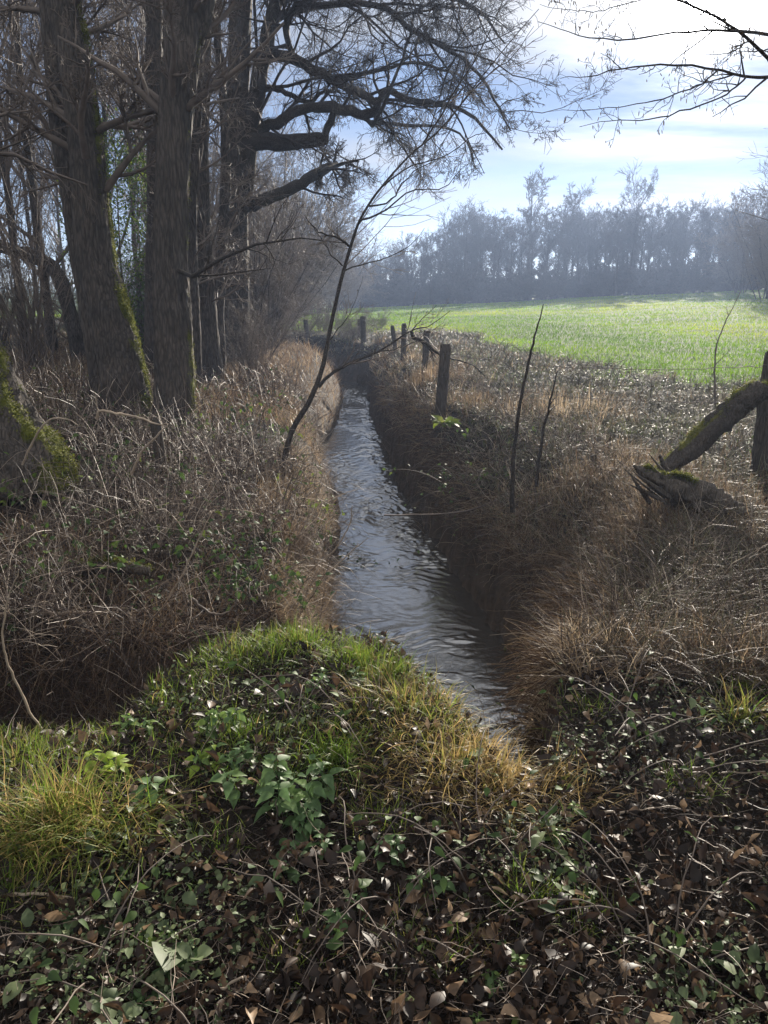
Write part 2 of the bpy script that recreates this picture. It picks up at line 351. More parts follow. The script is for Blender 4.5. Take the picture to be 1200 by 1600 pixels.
M_COVER = veg('ground_cover', [(0, (.05, .075, .03)), (.5, (.11, .145, .07)), (1, (.20, .24, .11))], .55, .3, .3, nscale=40)
M_IVY = veg('ivy_leaf', [(0, (.03, .055, .018)), (.6, (.07, .12, .03)), (1, (.20, .26, .03))], .6, .3, .25)
M_NETTLE = veg('nettle_leaf', [(0, (.06, .12, .045)), (.5, (.12, .20, .075)), (1, (.26, .36, .03))], .5, .42, .35, nscale=60)
M_SCRUB = veg('weed_stems', [(0, (.07, .055, .04)), (.4, (.15, .13, .085)), (.7, (.17, .18, .10)), (1, (.38, .34, .23))], .5, .3, .4)

def ground_mat():
    m, n, L, out = mat('ground_earth')
    tc = n.new('ShaderNodeTexCoord'); am = n.new('ShaderNodeAttribute'); am.attribute_name = 'tint'
    no = n.new('ShaderNodeTexNoise'); no.inputs['Scale'].default_value = 5; no.inputs['Detail'].default_value = 8; no.inputs['Roughness'].default_value = .7; L.new(tc.outputs['Object'], no.inputs['Vector'])
    nf = n.new('ShaderNodeTexNoise'); nf.inputs['Scale'].default_value = .35; nf.inputs['Detail'].default_value = 8; nf.inputs['Roughness'].default_value = .7; L.new(tc.outputs['Object'], nf.inputs['Vector'])
    soil = ramp_node(n, [(.3, (.010, .008, .006)), (.55, (.028, .021, .015)), (.75, (.06, .046, .032))]); L.new(no.outputs[0], soil.inputs[0])
    gr = ramp_node(n, [(.3, (.05, .085, .018)), (.7, (.10, .14, .03))]); L.new(nf.outputs[0], gr.inputs[0])
    mx = n.new('ShaderNodeMix'); mx.data_type = 'RGBA'; L.new(am.outputs['Fac'], mx.inputs[0]); L.new(soil.outputs[0], mx.inputs[6]); L.new(gr.outputs[0], mx.inputs[7])
    ge = n.new('ShaderNodeNewGeometry'); sg = n.new('ShaderNodeSeparateXYZ'); L.new(ge.outputs['True Normal'], sg.inputs[0]); st = n.new('ShaderNodeMapRange'); st.inputs[1].default_value = .75; st.inputs[2].default_value = .45; L.new(sg.outputs[2], st.inputs[0])
    clay = ramp_node(n, [(.3, (.04, .030, .021)), (.7, (.13, .098, .07))]); L.new(no.outputs[0], clay.inputs[0])
    mc = n.new('ShaderNodeMix'); mc.data_type = 'RGBA'; L.new(st.outputs[0], mc.inputs[0]); L.new(mx.outputs[2], mc.inputs[6]); L.new(clay.outputs[0], mc.inputs[7]); mx = mc
    p = n.new('ShaderNodeBsdfPrincipled'); L.new(mx.outputs[2], p.inputs['Base Color']); p.inputs['Roughness'].default_value = .9; p.inputs['Specular IOR Level'].default_value = .15
    bu = n.new('ShaderNodeBump'); bu.inputs['Distance'].default_value = .09; L.new(no.outputs[0], bu.inputs['Height']); L.new(bu.outputs[0], p.inputs['Normal'])
    L.new(p.outputs[0], out.inputs[0]); return m
M_GROUND = ground_mat()
def water_mat():
    m, n, L, out = mat('stream_water')
    tc = n.new('ShaderNodeTexCoord'); mp = n.new('ShaderNodeMapping'); mp.inputs['Scale'].default_value = (1, .8, 1); L.new(tc.outputs['Object'], mp.inputs[0])
    no = n.new('ShaderNodeTexNoise'); no.inputs['Scale'].default_value = 30; no.inputs['Detail'].default_value = 4; no.inputs['Distortion'].default_value = .8; L.new(mp.outputs[0], no.inputs['Vector'])
    p = n.new('ShaderNodeBsdfPrincipled'); p.inputs['Base Color'].default_value = (.05, .045, .038, 1); p.inputs['Roughness'].default_value = .1; p.inputs['IOR'].default_value = 4.0
    bu = n.new('ShaderNodeBump'); bu.inputs['Distance'].default_value = .003; bu.inputs['Strength'].default_value = .8; L.new(no.outputs[0], bu.inputs['Height']); L.new(bu.outputs[0], p.inputs['Normal'])
    L.new(p.outputs[0], out.inputs[0]); return m
M_WATER = water_mat()

# ------------------------------------------------------------------ ground and water
def fieldmask(x, y):
    bx = np.interp(y, [11.5, 13, 19, 30, 60, 120], [9.0, 4.7, 3.2, 2.2, .6, -2.0])
    nz = (fbm(x*.8, y*.5, 21, 3)-.5)*2.4
    near = np.interp(x, [3, 5, 8, 30], [15, 12.6, 12.2, 12])
    r = smooth(-.3, .7, np.minimum((x-bx)+nz, (y-near)+nz))
    far = smooth(27, 34, y+nz*1.5)*smooth(-15, -10, x)
    left = smooth(44, 50, y+nz)*smooth(-6, -9, x)
    return np.maximum(np.maximum(r, far), left)
def build_ground():
    def axis(segs):
        out = [segs[0][0]]
        for a, b, s0, s1 in segs:
            p = a; n_ = 0
            while p < b-1e-6:
                s = s0+(s1-s0)*(p-a)/(b-a); p = min(b, p+s); out.append(p)
        return np.array(out)
    ys = axis([(-14, 0, 2, .15), (0, 6, .035, .035), (6, 14, .045, .10), (14, 30, .12, .3), (30, 130, .4, 4), (130, 420, 5, 30)])
    xh = axis([(0, 2.2, .04, .04), (2.2, 8, .05, .25), (8, 40, .35, 2), (40, 260, 3, 20)])
    xs = np.concatenate([-xh[::-1][:-1], xh])
    X, Y = np.meshgrid(xs, ys); Z = H(X, Y)
    V = np.stack([X, Y, Z], -1).reshape(-1, 3); ny, nx = X.shape
    idx = np.arange(nx*ny).reshape(ny, nx)
    F = np.stack([idx[:-1, :-1], idx[:-1, 1:], idx[1:, 1:], idx[1:, :-1]], -1).reshape(-1, 4)
    mb = MB(); mb.add(V, F, fieldmask(X, Y).ravel())
    return tag(mb.build('ground', M_GROUND), kind='structure')
build_ground()
def build_water():
    ys = np.concatenate([np.arange(2.0, 12, .013), np.arange(12, 26, .025)]); n = 110; s = np.linspace(-.35, 1.35, n)
    xl = np.interp(ys, YL, XL); xr = np.interp(ys, YR, XR)
    X = xl[:, None]+(xr-xl)[:, None]*s[None, :]; Y = np.repeat(ys[:, None], n, 1)
    k = fbm(X*1.1, Y*.9, 31, 2); yy = Y+.9*(fbm(X*1.6+2, Y*1.1, 41, 3)-.5)+.15*np.sin(X*2.3+Y*.8); X0 = X; X = X+.5*(fbm(X0*1.3, Y*1.5, 42, 3)-.5)
    rid = lambda q: 1-np.abs(2*q-1)
    wv = (rid(fbm(X*4+k*2, yy*9+k*3, 32, 2))-.6)*.017 + (fbm(X*11+3, yy*19+X*3, 35, 2)-.5)*.016 + (fbm(X*26, yy*38-X*6, 36, 2)-.5)*.012
    amp = .25+1.15*smooth(.32, .62, fbm(X*1.5, Y*.75, 37, 3)); X = X0
    Z = ZW + wv*amp*smooth(30, 6, Y)**.3
    V = np.stack([X, Y, Z], -1).reshape(-1, 3); idx = np.arange(len(V)).reshape(len(ys), n)
    F = np.stack([idx[:-1, :-1], idx[:-1, 1:], idx[1:, 1:], idx[1:, :-1]], -1).reshape(-1, 4)
    mb = MB(); mb.add(V, F); return tag(mb.build('water', M_WATER), kind='structure')
build_water()

# ------------------------------------------------------------------ scatter helper
def scatter(n, r0, r1, a0, a1, keep, power=1.0, rg=rng):
    """n points in a wedge from the viewer's standing place; density thins with distance"""
    out = []
    tot = 0
    while tot < n:
        m = int(n*1.6)+100
        u = rg.uniform(0, 1, m)
        r = r0*(r1/r0)**u if power == 1 else r0+(r1-r0)*u**power
        a = np.radians(rg.uniform(a0, a1, m)); x = r*np.sin(a); y = r*np.cos(a)
        k = rg.uniform(0, 1, m) < keep(x, y); x, y = x[k], y[k]
        out.append(np.stack([x, y], 1)); tot += len(x)
        if len(x) < m*.002: break
    q = np.concatenate(out)[:n]; z = H(q[:, 0], q[:, 1])
    return np.column_stack([q, z])
def wet(x, y):      # 1 in the stream or the ditch bed
    return (H(x, y) < ZW+.06).astype(float)
# ------------------------------------------------------------------ trees of the setting
def lim(R, lo): return np.maximum(R, lo)
def crown_from(mb, rg, levels, P, R, rmin, sides=(5, 4, 3, 3, 3), tint=.5):
    """adds the branching below the given limbs; returns nothing, fills mb"""
    for k, a in enumerate(levels):
        P, R = grow(rg, P, R, **a); tubes(mb, P, lim(R, rmin), sides[min(k, 4)], tint)
def slim_tree(rg, name, label, group, base, h, spread=1.0, c0=.3, rmin=.018, n1=18, lean=0, m_tw=None, dens=1.0, r0=None, nn=6):
    t = thing(name, label, 'tree', base, group)
    b = np.array(base); K = 10
    z = np.linspace(-.3, h*.80, K); wx = np.cumsum(rg.normal(0, .018*h/K*2, K)); wy = np.cumsum(rg.normal(0, .018*h/K*2, K))
    P = np.stack([b[0]+wx+lean*z, b[1]+wy, b[2]+z], 1)[None]; r0 = r0 or h*.0165
    R = (r0*np.linspace(1, .12, K)**.9)[None]; R[0, 0] *= 1.35
    mb = MB(); tubes(mb, P, R, 8); part(t, mb.build('trunk', M_BARK2, t))
    mb = MB()
    crown_from(mb, rg, [dict(nc=n1, t0=c0, t1=1, ang=34, lr=.36*spread, K=7, wander=.09, up=.09, rr=.55, cvar=.4, fall=.35),
                        dict(nc=int(8*dens), t0=.15, t1=1, ang=36, lr=.42, K=5, wander=.13, up=.05, rr=.6, fall=.4),
                        dict(nc=nn, t0=.15, t1=1, ang=38, lr=.5, K=4, wander=.16, up=.04, rr=.6, fall=.4),
                        dict(nc=nn-2, t0=.2, t1=1, ang=38, lr=.6, K=3, wander=.16, up=.03, rr=.7, fall=.3)], P, R, rmin)
    part(t, mb.build('crown', m_tw or M_TWIGF, t)); return t
def shrub(rg, name, label, group, base, h, n0=14, rmin=.012, dens=1.0, m_tw=None, spread=.55):
    t = thing(name, label, 'shrub', base, group); b = np.array(base); K = 7
    P = np.zeros((n0, K, 3)); a = rg.uniform(0, 6.28, n0); ln = rg.uniform(.07, .16, n0)*h; 
    d = nrm(np.stack([np.cos(a)*spread*rg.uniform(.2, 1.2, n0), np.sin(a)*spread*rg.uniform(.2, 1.2, n0), np.ones(n0)], 1)); L_ = h*rg.uniform(.6, 1.1, n0)
    P[:, 0] = b+np.stack([np.cos(a)*ln*.6, np.sin(a)*ln*.6, -.1+0*a], 1)
    for j in range(1, K):
        d = nrm(d+rg.normal(0, .10, (n0, 3))+[0, 0, .03]); P[:, j] = P[:, j-1]+d*(L_/(K-1))[:, None]
    R = (h*.006*rg.uniform(.6, 1.3, n0))[:, None]*np.linspace(1, .25, K)[None]
    mb = MB(); tubes(mb, P, lim(R, rmin), 5); part(t, mb.build('stems', M_BARK2, t))
    mb = MB()
    crown_from(mb, rg, [dict(nc=int(9*dens), t0=.1, t1=1, ang=38, lr=.42, K=5, wander=.14, up=.04, rr=.6),
                        dict(nc=int(7*dens), t0=.1, t1=1, ang=42, lr=.5, K=4, wander=.16, up=.03, rr=.6),
                        dict(nc=4, t0=.15, t1=1, ang=42, lr=.6, K=3, wander=.16, up=.02, rr=.7)], P, R, rmin, sides=(4, 3, 3))
    part(t, mb.build('twigs', m_tw or M_TWIG, t)); return t
def put(o, x, y, s=1.0, rz=0.0, sxy=None, dz=-.1):
    o.location = (x, y, float(H(x, y))+dz); sxy = sxy or s; o.scale = (sxy, sxy, s); o.rotation_euler = (0, 0, rz); return o

def where(px):
    for lim_, ph in ((15, 'at the very left edge'), (70, 'left of the two-stemmed tree'), (125, 'behind the second stem of the mossy tree'), (190, 'behind the leaning mossy tree'), (240, 'in the gap left of the upright trunk'), (310, 'behind the upright trunk'),
                     (350, 'between the upright trunk and the ivy-clad tree'), (400, 'behind the ivy-clad tree'), (430, 'just right of the ivy-clad tree'), (460, 'under the base of the lowest broken limb'), (490, 'below the tip of the lowest broken limb'), (520, 'left of the sapling stem'), (560, 'behind the sapling stem')):
        if px < lim_: return ph
    return 'by the fence'
def relabel(items, what):          # items: (object, px, distance)
    by = {}
    for o, px, yy in items: by.setdefault(where(px), []).append((yy, px, o))
    for ph, l in by.items():
        l.sort(key=lambda e: e[0]); m = len(l); w_ = {1: [''], 2: ['nearer ', 'farther '], 3: ['nearest ', 'middle ', 'farthest ']}.get(m, ['nearest ', 'second nearest ', 'second farthest ', 'farthest '])
        for i, (_, _, o) in enumerate(l): o['label'] = (w_[min(i, len(w_)-1)]+what+', '+ph)
rt = np.random.default_rng(11)
O = (0, 0, 0)
# far treeline: prototypes 15 m tall, then copies
GF = 'bare trees of the far treeline'
LF = 'bare slender tree in the hazy woodland edge beyond the green field'
LB = 'bare broad-crowned tree in the hazy woodland edge beyond the green field'
protoF = [slim_tree(rt, 'bare_tree', LF, GF, O, 15, spread=.75, c0=.42, nn=5), slim_tree(rt, 'bare_tree', LF, GF, O, 15, spread=.6, c0=.55, n1=14, nn=5),
          slim_tree(rt, 'bare_tree', LB, GF, O, 15, spread=1.0, c0=.35, n1=18, dens=1.0, nn=5), slim_tree(rt, 'bare_tree', LF, GF, O, 15, spread=.9, c0=.3, lean=.04), slim_tree(rt, 'bare_tree', LB, GF, O, 15, spread=.9, c0=.10, n1=24, dens=1.0, nn=5)]
TOPX = [380, 545, 600, 650, 700, 750, 800, 870, 940, 1000, 1060, 1120, 1200, 1300]
TOPY = [400, 400, 378, 372, 338, 326, 336, 322, 322, 318, 312, 312, 296, 290]
def top_h(px, py, x, y):
    return float(at(px, py, y)[2]-H(x, y))
used = set()
def place_copy(protos, k, *a, **kw):
    p = protos[k % len(protos)]
    o = p if p.name not in used else copy_tree(p); used.add(p.name); return o
k = 0
for row, (Y0, step, dh) in enumerate([(101, 16, .0), (110, 21, .1), (124, 22, .2)]):
    px = 384 + row*5
    while px < 1275:
        y = Y0+rt.uniform(-3, 3) - (0 if px < 700 else (px-700)*.012); q = px+rt.uniform(-4, 4)
        if row > 0 and (px < 520 or (row == 2 and (748 < px < 800 or 835 < px < 860))): px += step; continue
        pt = at(q, 460, y); x = pt[0]
        hh = top_h(q, np.interp(q, TOPX, TOPY)+rt.uniform(-8, 22)+row*9, x, y)
        o = place_copy(protoF, rt.integers(0, 4) if rt.uniform() < (1 if 740 < q < 900 else .80) else 4); put(o, x, y, hh/15, rt.uniform(0, 6.28), sxy=hh/15*rt.uniform(.85, 1.25)); px += step*rt.uniform(.7, 1.3)*(1 if px < 1130 else 1.8)
# three tall trees standing above the line
for (px, py, yy, kind, lab, sp) in [(822, 258, 99, 0, 'tallest bare tree of the far treeline, a forked crown rising clear of its neighbours', 1.1),
                                (985, 270, 97, 2, 'tall round-crowned bare tree rising above the right half of the far treeline', 1.0),
                                (893, 287, 104, 3, 'tall faint bare tree between the two tallest of the far treeline', .9),
                                (725, 322, 98, 2, 'dense broad bare tree at the left shoulder of the far treeline', 1.2)]:
    x = at(px, 450, yy)[0]; hh = top_h(px, py, x, yy)
    o = copy_tree(protoF[kind]); put(o, x, yy, hh/15, rt.uniform(0, 6), sxy=hh/15*sp); o['label'] = lab
# undergrowth along the foot of the treeline
GU = 'undergrowth shrubs at the foot of the far treeline'
protoU = [shrub(rt, 'bare_shrub', 'low hazy bare shrub under the trees at the far field edge', GU, O, 4, rmin=.022, m_tw=M_TWIGF, spread=.8, dens=1.1) for _ in range(2)]
px = 560
while px < 1290:
    y = rt.uniform(94, 108)-(0 if px < 700 else (px-700)*.008); x = at(px, 460, y)[0]
    o = place_copy(protoU, rt.integers(0, 2)); put(o, x, y, rt.uniform(.7, 1.35), rt.uniform(0, 6), sxy=rt.uniform(1.0, 1.6)); px += rt.uniform(9, 14)
# shrubs at the right end of the field
GR = 'brown thicket shrubs at the right end of the field'
protoR = [shrub(rt, 'thicket_shrub', 'dense reddish brown bare thicket shrub at the right end of the field', GR, O, 8, n0=18, rmin=.012, dens=1.15)]
for (px, yy, s) in [(1195, 62, .95), (1240, 58, 1.0), (1215, 50, .55), (1262, 52, .8), (1160, 78, .9), (1290, 44, .6)]:
    x = at(px, 455, yy)[0]; o = place_copy(protoR, 0); put(o, x, yy, s, rt.uniform(0, 6)); o['label'] = {1195: 'tall brown thicket shrub at the right edge, in front of the treeline', 1240: 'tallest brown thicket shrub, cut by the right edge', 1215: 'small brown thicket shrub before the taller one at the right edge', 1262: 'brown thicket shrub just past the right edge', 1160: 'brown thicket shrub farthest left of those at the right field end', 1290: 'nearest small thicket shrub, past the right edge'}[px]
# single mid-distance tree whose crown enters at the right edge
x = at(1262, 455, 34)[0]
tr_ = slim_tree(rt, 'bare_tree', 'large bare tree with a fine rounded crown entering at the right edge', None, (x, 34, float(H(x, 34))-.1), 12.5, spread=1.2, c0=.22, rmin=.006, n1=24, dens=1.3, m_tw=M_TWIG)

# scrub on the left bank running back along the stream
GS = 'scrub shrubs along the left bank'
LS = 'brown twiggy shrub in the dense scrub lining the left side of the stream'
protoS = [shrub(rt, 'bank_shrub', LS, GS, O, 5, n0=16, rmin=.005, dens=1.15, spread=s_) for s_ in (.5, .7, .45)]
SI = []
for (px, yy, py) in [(535, 72, 395), (512, 66, 350), (490, 60, 310), (466, 54, 275), (446, 46, 262), (420, 30, 245), (395, 22, 300), (440, 32, 330), (455, 38, 380), (418, 21, 380),
                     (525, 78, 380), (478, 70, 320), (545, 88, 405), (410, 33, 250), (340, 24, 250), (300, 20, 330), (360, 28, 200), (400, 17.5, 440), (385, 14.5, 470),
                     (250, 24, 350), (205, 20, 380), (160, 26, 360), (125, 24, 390), (-20, 22, 360)]:
    x = at(px, 455, yy)[0]; hh = top_h(px, py, x, yy)
    o = place_copy(protoS, rt.integers(0, 3)); put(o, x, yy, hh/5, rt.uniform(0, 6), sxy=hh/5*rt.uniform(.8, 1.1)); SI.append((o, px, yy))
relabel(SI, 'brown twiggy shrub')
# low bushes where the fence line meets the far bend
for (px, yy, s) in [(560, 27, .22), (590, 30, .18), (545, 25, .18), (525, 27, .22), (500, 29, .25), (470, 27, .28)]:
    x = at(px, 500, yy)[0]; o = copy_tree(protoS[1]); put(o, x, yy, s, rt.uniform(0, 6)); o['label'] = {560: 'low thin bush at the foot of the close pair of fence posts', 590: 'low thin bush right of the close pair of fence posts', 545: 'low thin bush in front of the close pair of posts, by the water bend', 525: 'low thin bush left of the close pair of posts, behind the sapling', 500: 'low thin bush midway between the paired posts and the distant post', 470: 'low thin bush left of the distant lone post'}[px]; o['group'] = 'low bushes at the far bend'

# wood on the left
GW = 'trees of the left wood'
LW = 'bare tree standing deep in the dark wood at the left'
protoW = [slim_tree(rt, 'wood_tree', LW, GW, O, 16, spread=sp, c0=c0, rmin=.006, n1=20, dens=.9, m_tw=M_TWIG, r0=.115, lean=ln_) for sp, c0, ln_ in ((1.1, .12, .03), (.9, .2, -.05), (1.2, .1, .0))]
WI = []
for (px, yy, s) in [(30, 15, .8), (75, 19, 1.0), (-30, 17, 1), (120, 26, 1), (180, 22, .9), (215, 30, 1.1), (250, 20, .8), (60, 35, 1.1), (300, 38, 1.0),
                    (330, 30, .9), (380, 42, .8), (-60, 24, 1), (100, 55, 1.2), (280, 58, 1.1), (425, 52, .7), (-80, 45, 1.2), (365, 60, 1)]:
    x = at(px, 455, yy)[0]; o = place_copy(protoW, rt.integers(0, 3)); put(o, x, yy, s, rt.uniform(0, 6), sxy=s*rt.uniform(.8, 1.1)); WI.append((o, px, yy))
relabel(WI, 'bare wood tree')

# ------------------------------------------------------------------ big near trunks
def trunk_mesh(mb, pts, rads, sides=72, rings=150, seed=1, moss_dir=None, moss_h=None, flare=0.0, ridges=34, depth=.07, mcut=1.25):
    P = catmull(pts, rings); R = np.interp(np.linspace(0, 1, rings), np.linspace(0, 1, len(rads)), rads)*(1+.05*(vn(np.linspace(0, rings/9, rings), np.zeros(rings), seed)-.5))
    T = nrm(np.gradient(P, axis=0)); ref = np.array([0, 1., 0.2]); U = nrm(np.cross(T, ref)); V = np.cross(T, U)
    th = np.linspace(0, 2*math.pi, sides, endpoint=False); s = np.linspace(0, 1, rings)*len(pts)
    TH, S = np.meshgrid(th, s); hgt = (P[:, 2]-P[0, 2])[:, None]
    rid = 1-np.abs(2*fbm(TH/(2*math.pi)*ridges+1.5*(fbm(TH*2, S*3, seed+2, 2)-.5), S*1.6, seed, 2)-1)*1.6
    seam = (fbm(np.cos(TH)*1.3+5, np.sin(TH)*1.3+S*.6, seed+5, 3)-.5)*.22
    lobes = np.exp(-hgt/.45)*flare*(.6+.6*np.cos(TH*3+seed)*1.0+.5*np.cos(TH*5+seed*2))
    rr = R[:, None]*(1+depth*(rid-.5)*2+seam+np.maximum(lobes, -.1))
    X = P[:, None, :]+rr[..., None]*(U[:, None, :]*np.cos(TH)[..., None]+V[:, None, :]*np.sin(TH)[..., None])
    idx = np.arange(rings*sides).reshape(rings, sides); a = idx[:-1]; b = idx[1:]
    F = np.stack([a, np.roll(a, -1, 1), np.roll(b, -1, 1), b], -1).reshape(-1, 4)
    N = nrm(X-P[:, None, :]); m = None
    if moss_dir is not None:
        m = np.clip((N@nrm(np.array(moss_dir, float)))*2.2-mcut, 0, 1)*np.interp(hgt, *moss_h)*np.clip(3.2*fbm(TH*2.5, S*1.7, seed+9, 3)-.95, 0, 1.1)
    mb.add(X, F, None, None if m is None else m); return X.reshape(-1, 3), N.reshape(-1, 3), (None if m is None else m.ravel())
def moss_tufts(parent, X, N, m, n, size=.02):
    ok = np.where(m > .35)[0]
    if len(ok) == 0: return
    i = rng.choice(ok, n, p=m[ok]/m[ok].sum()); p = X[i]+rng.normal(0, .012, (n, 3))
    d = nrm(N[i]+rng.normal(0, .6, (n, 3))); mb = MB()
    leaves(mb, p-N[i]*.004, np.arctan2(d[:, 1], d[:, 0]), np.arcsin(d[:, 2]), rng.uniform(-1.5, 1.5, n), size*rng.uniform(.6, 1.5, n), size*.5, .6, .3, rng.uniform(0, 1, n), prof=(.3, 1, .6, .05))
    part(parent, mb.build('moss', M_MOSS, parent))
def pxpath(pts, Y):      # list of (px, py[, r_px]) standing at distance(s) Y
    Ys = np.broadcast_to(np.asarray(Y, float), (len(pts),))
    return np.array([at(p[0], p[1], yy) for p, yy in zip(pts, Ys)])
def pr(rpx, Y): return rpx/1200*Y*1.03
def side_crown(t, rg, P, R, levels, rmin, m_=None, name='crown', sides=(5, 4, 3, 3, 3)):
    mb = MB(); crown_from(mb, rg, levels, P, R, rmin, sides); part(t, mb.build(name, m_ or M_TWIG, t))

# leaning mossy trunk at the left edge
Y = 6.3; pts = [(28, 800), (12, 740), (-38, 640), (-85, 540), (-128, 440), (-190, 280), (-240, 80), (-270, -200)]
P = pxpath(pts, np.linspace(6.3, 7.2, 8)); b = P[0]
tA = thing('mossy_tree', 'huge leaning tree trunk at the left edge with moss along its sloping right flank', 'tree', b)
mb = MB(); X, N, m = trunk_mesh(mb, P, [pr(r, Y) for r in (98, 92, 78, 74, 72, 66, 60, 40)], seed=3, moss_dir=(1, -.1, .35), moss_h=([0, .3, 1.2, 2.5], [1.15, 1.1, .9, .5]), flare=.10, mcut=1.45)
part(tA, mb.build('trunk', M_BARK, tA)); moss_tufts(tA, X, N, m, 5000, .022)
ra = np.random.default_rng(21)
side_crown(tA, ra, P[None, 4:], np.array([[.3, .25, .2, .15]]), [dict(nc=12, t0=.1, t1=1, ang=50, lr=.8, K=7, wander=.14, up=.08, rr=.25), dict(nc=7, t0=.2, t1=1, ang=45, lr=.5, K=5, wander=.16, up=0, rr=.6),
    dict(nc=7, t0=.1, t1=1, ang=45, lr=.5, K=4, wander=.16, up=0, rr=.6), dict(nc=4, t0=.1, t1=1, ang=45, lr=.5, K=3, wander=.16, up=0, rr=.6)], .0035)

# trunk B, leaning left, moss on the right, twin stem behind it
pts = [(212, 690), (204, 640), (190, 570), (173, 500), (150, 400), (137, 250), (119, 100), (100, 0), (80, -160), (50, -420)]
P = pxpath(pts, np.linspace(9.6, 10.6, 10)); b = P[0]
tB = thing('mossy_tree', 'leaning two-stemmed tree left of the upright trunk, bright green moss down its right side', 'tree', b)
mb = MB(); X, N, m = trunk_mesh(mb, P, [.79*pr(r, 9.8) for r in (52, 40, 37, 37, 33, 30, 28, 28, 26, 18)], rings=240, seed=5, moss_dir=(1, -.05, .15), moss_h=([0, .4, 2.4, 3.2, 8], [1.0, 1.1, 1.1, .75, .45]), flare=.22)
part(tB, mb.build('trunk', M_BARK, tB)); moss_tufts(tB, X, N, m, 9000, .022)
pts2 = [(182, 660), (165, 600), (146, 500), (128, 400), (112, 300), (96, 200), (84, 80), (70, -60), (50, -300)]
P2 = pxpath(pts2, np.linspace(9.95, 11.2, 9)); mb = MB()
trunk_mesh(mb, P2, [.8*pr(r, 10) for r in (34, 26, 23, 21, 19, 19, 18, 16, 12)], sides=30, seed=8); part(tB, mb.build('second_stem', M_BARK, tB))
BR = [dict(nc=9, t0=.1, t1=1, ang=55, lr=.55, K=7, wander=.13, up=.02, rr=.3), dict(nc=7, t0=.2, t1=1, ang=45, lr=.5, K=5, wander=.16, up=0, rr=.6),
      dict(nc=7, t0=.1, t1=1, ang=45, lr=.5, K=4, wander=.16, up=0, rr=.6), dict(nc=4, t0=.1, t1=1, ang=45, lr=.5, K=3, wander=.16, up=0, rr=.6)]
side_crown(tB, ra, np.stack([P[4:9], P2[4:9]]), np.array([[.2, .18, .16, .13, .1]]*2), BR, .0035)

# trunk C, upright
pts = [(280, 722), (277, 680), (274, 600), (270, 500), (267, 400), (270, 250), (281, 110), (288, 0), (292, -120), (296, -320)]
P = pxpath(pts, np.linspace(9.3, 9.9, 10)); b = P[0]
tC = thing('tall_tree', 'thick upright tree trunk with furrowed bark, the nearest full trunk left of the stream', 'tree', b)
mb = MB(); X, N, m = trunk_mesh(mb, P, [.73*pr(r, 9.5) for r in (56, 44, 39, 36, 33, 30, 33, 35, 30, 22)], rings=240, seed=12, moss_dir=(1, -.2, .1), moss_h=([0, .5, 2.0, 5], [.8, .8, .7, .5]), flare=.25, depth=.08, mcut=1.5)
part(tC, mb.build('trunk', M_BARK, tC)); moss_tufts(tC, X, N, m, 2200, .016)
Pf = pxpath([(296, 60), (316, 0), (340, -90), (360, -220)], [9.8, 9.8, 9.9, 10]); Rf = np.array([pr(r, 9.8) for r in (20, 17, 14, 10)])
mb = MB(); tubes(mb, catmull(Pf, 14), np.interp(np.linspace(0, 1, 14), np.linspace(0, 1, 4), Rf), 14, rough=.03); part(tC, mb.build('branch', M_BARK, tC))
side_crown(tC, ra, np.stack([P[5:9], Pf]), np.array([[.18, .18, .16, .1], [.14, .12, .1, .08]]), BR, .0035)
# low bare side branch crossing in front of the trunks
Pl = pxpath([(268, 418), (300, 432), (345, 405), (400, 382), (470, 372), (540, 380)], [9.5, 9.2, 9.0, 8.9, 8.8, 8.8]); Rl = np.array([.03, .026, .02, .014, .009, .005])
mb = MB(); tubes(mb, Pl, Rl, 6); P_ = Pl[None]; R__ = Rl[None]
crown_from(mb, ra, [dict(nc=10, t0=.2, t1=1, ang=45, lr=.35, K=5, wander=.15, up=.05, rr=.7), dict(nc=4, t0=.2, t1=1, ang=45, lr=.5, K=4, wander=.2, up=0, rr=.7)], P_, R__, .0022, (3, 3))
part(tC, mb.build('low_branch', M_LIMB, tC))

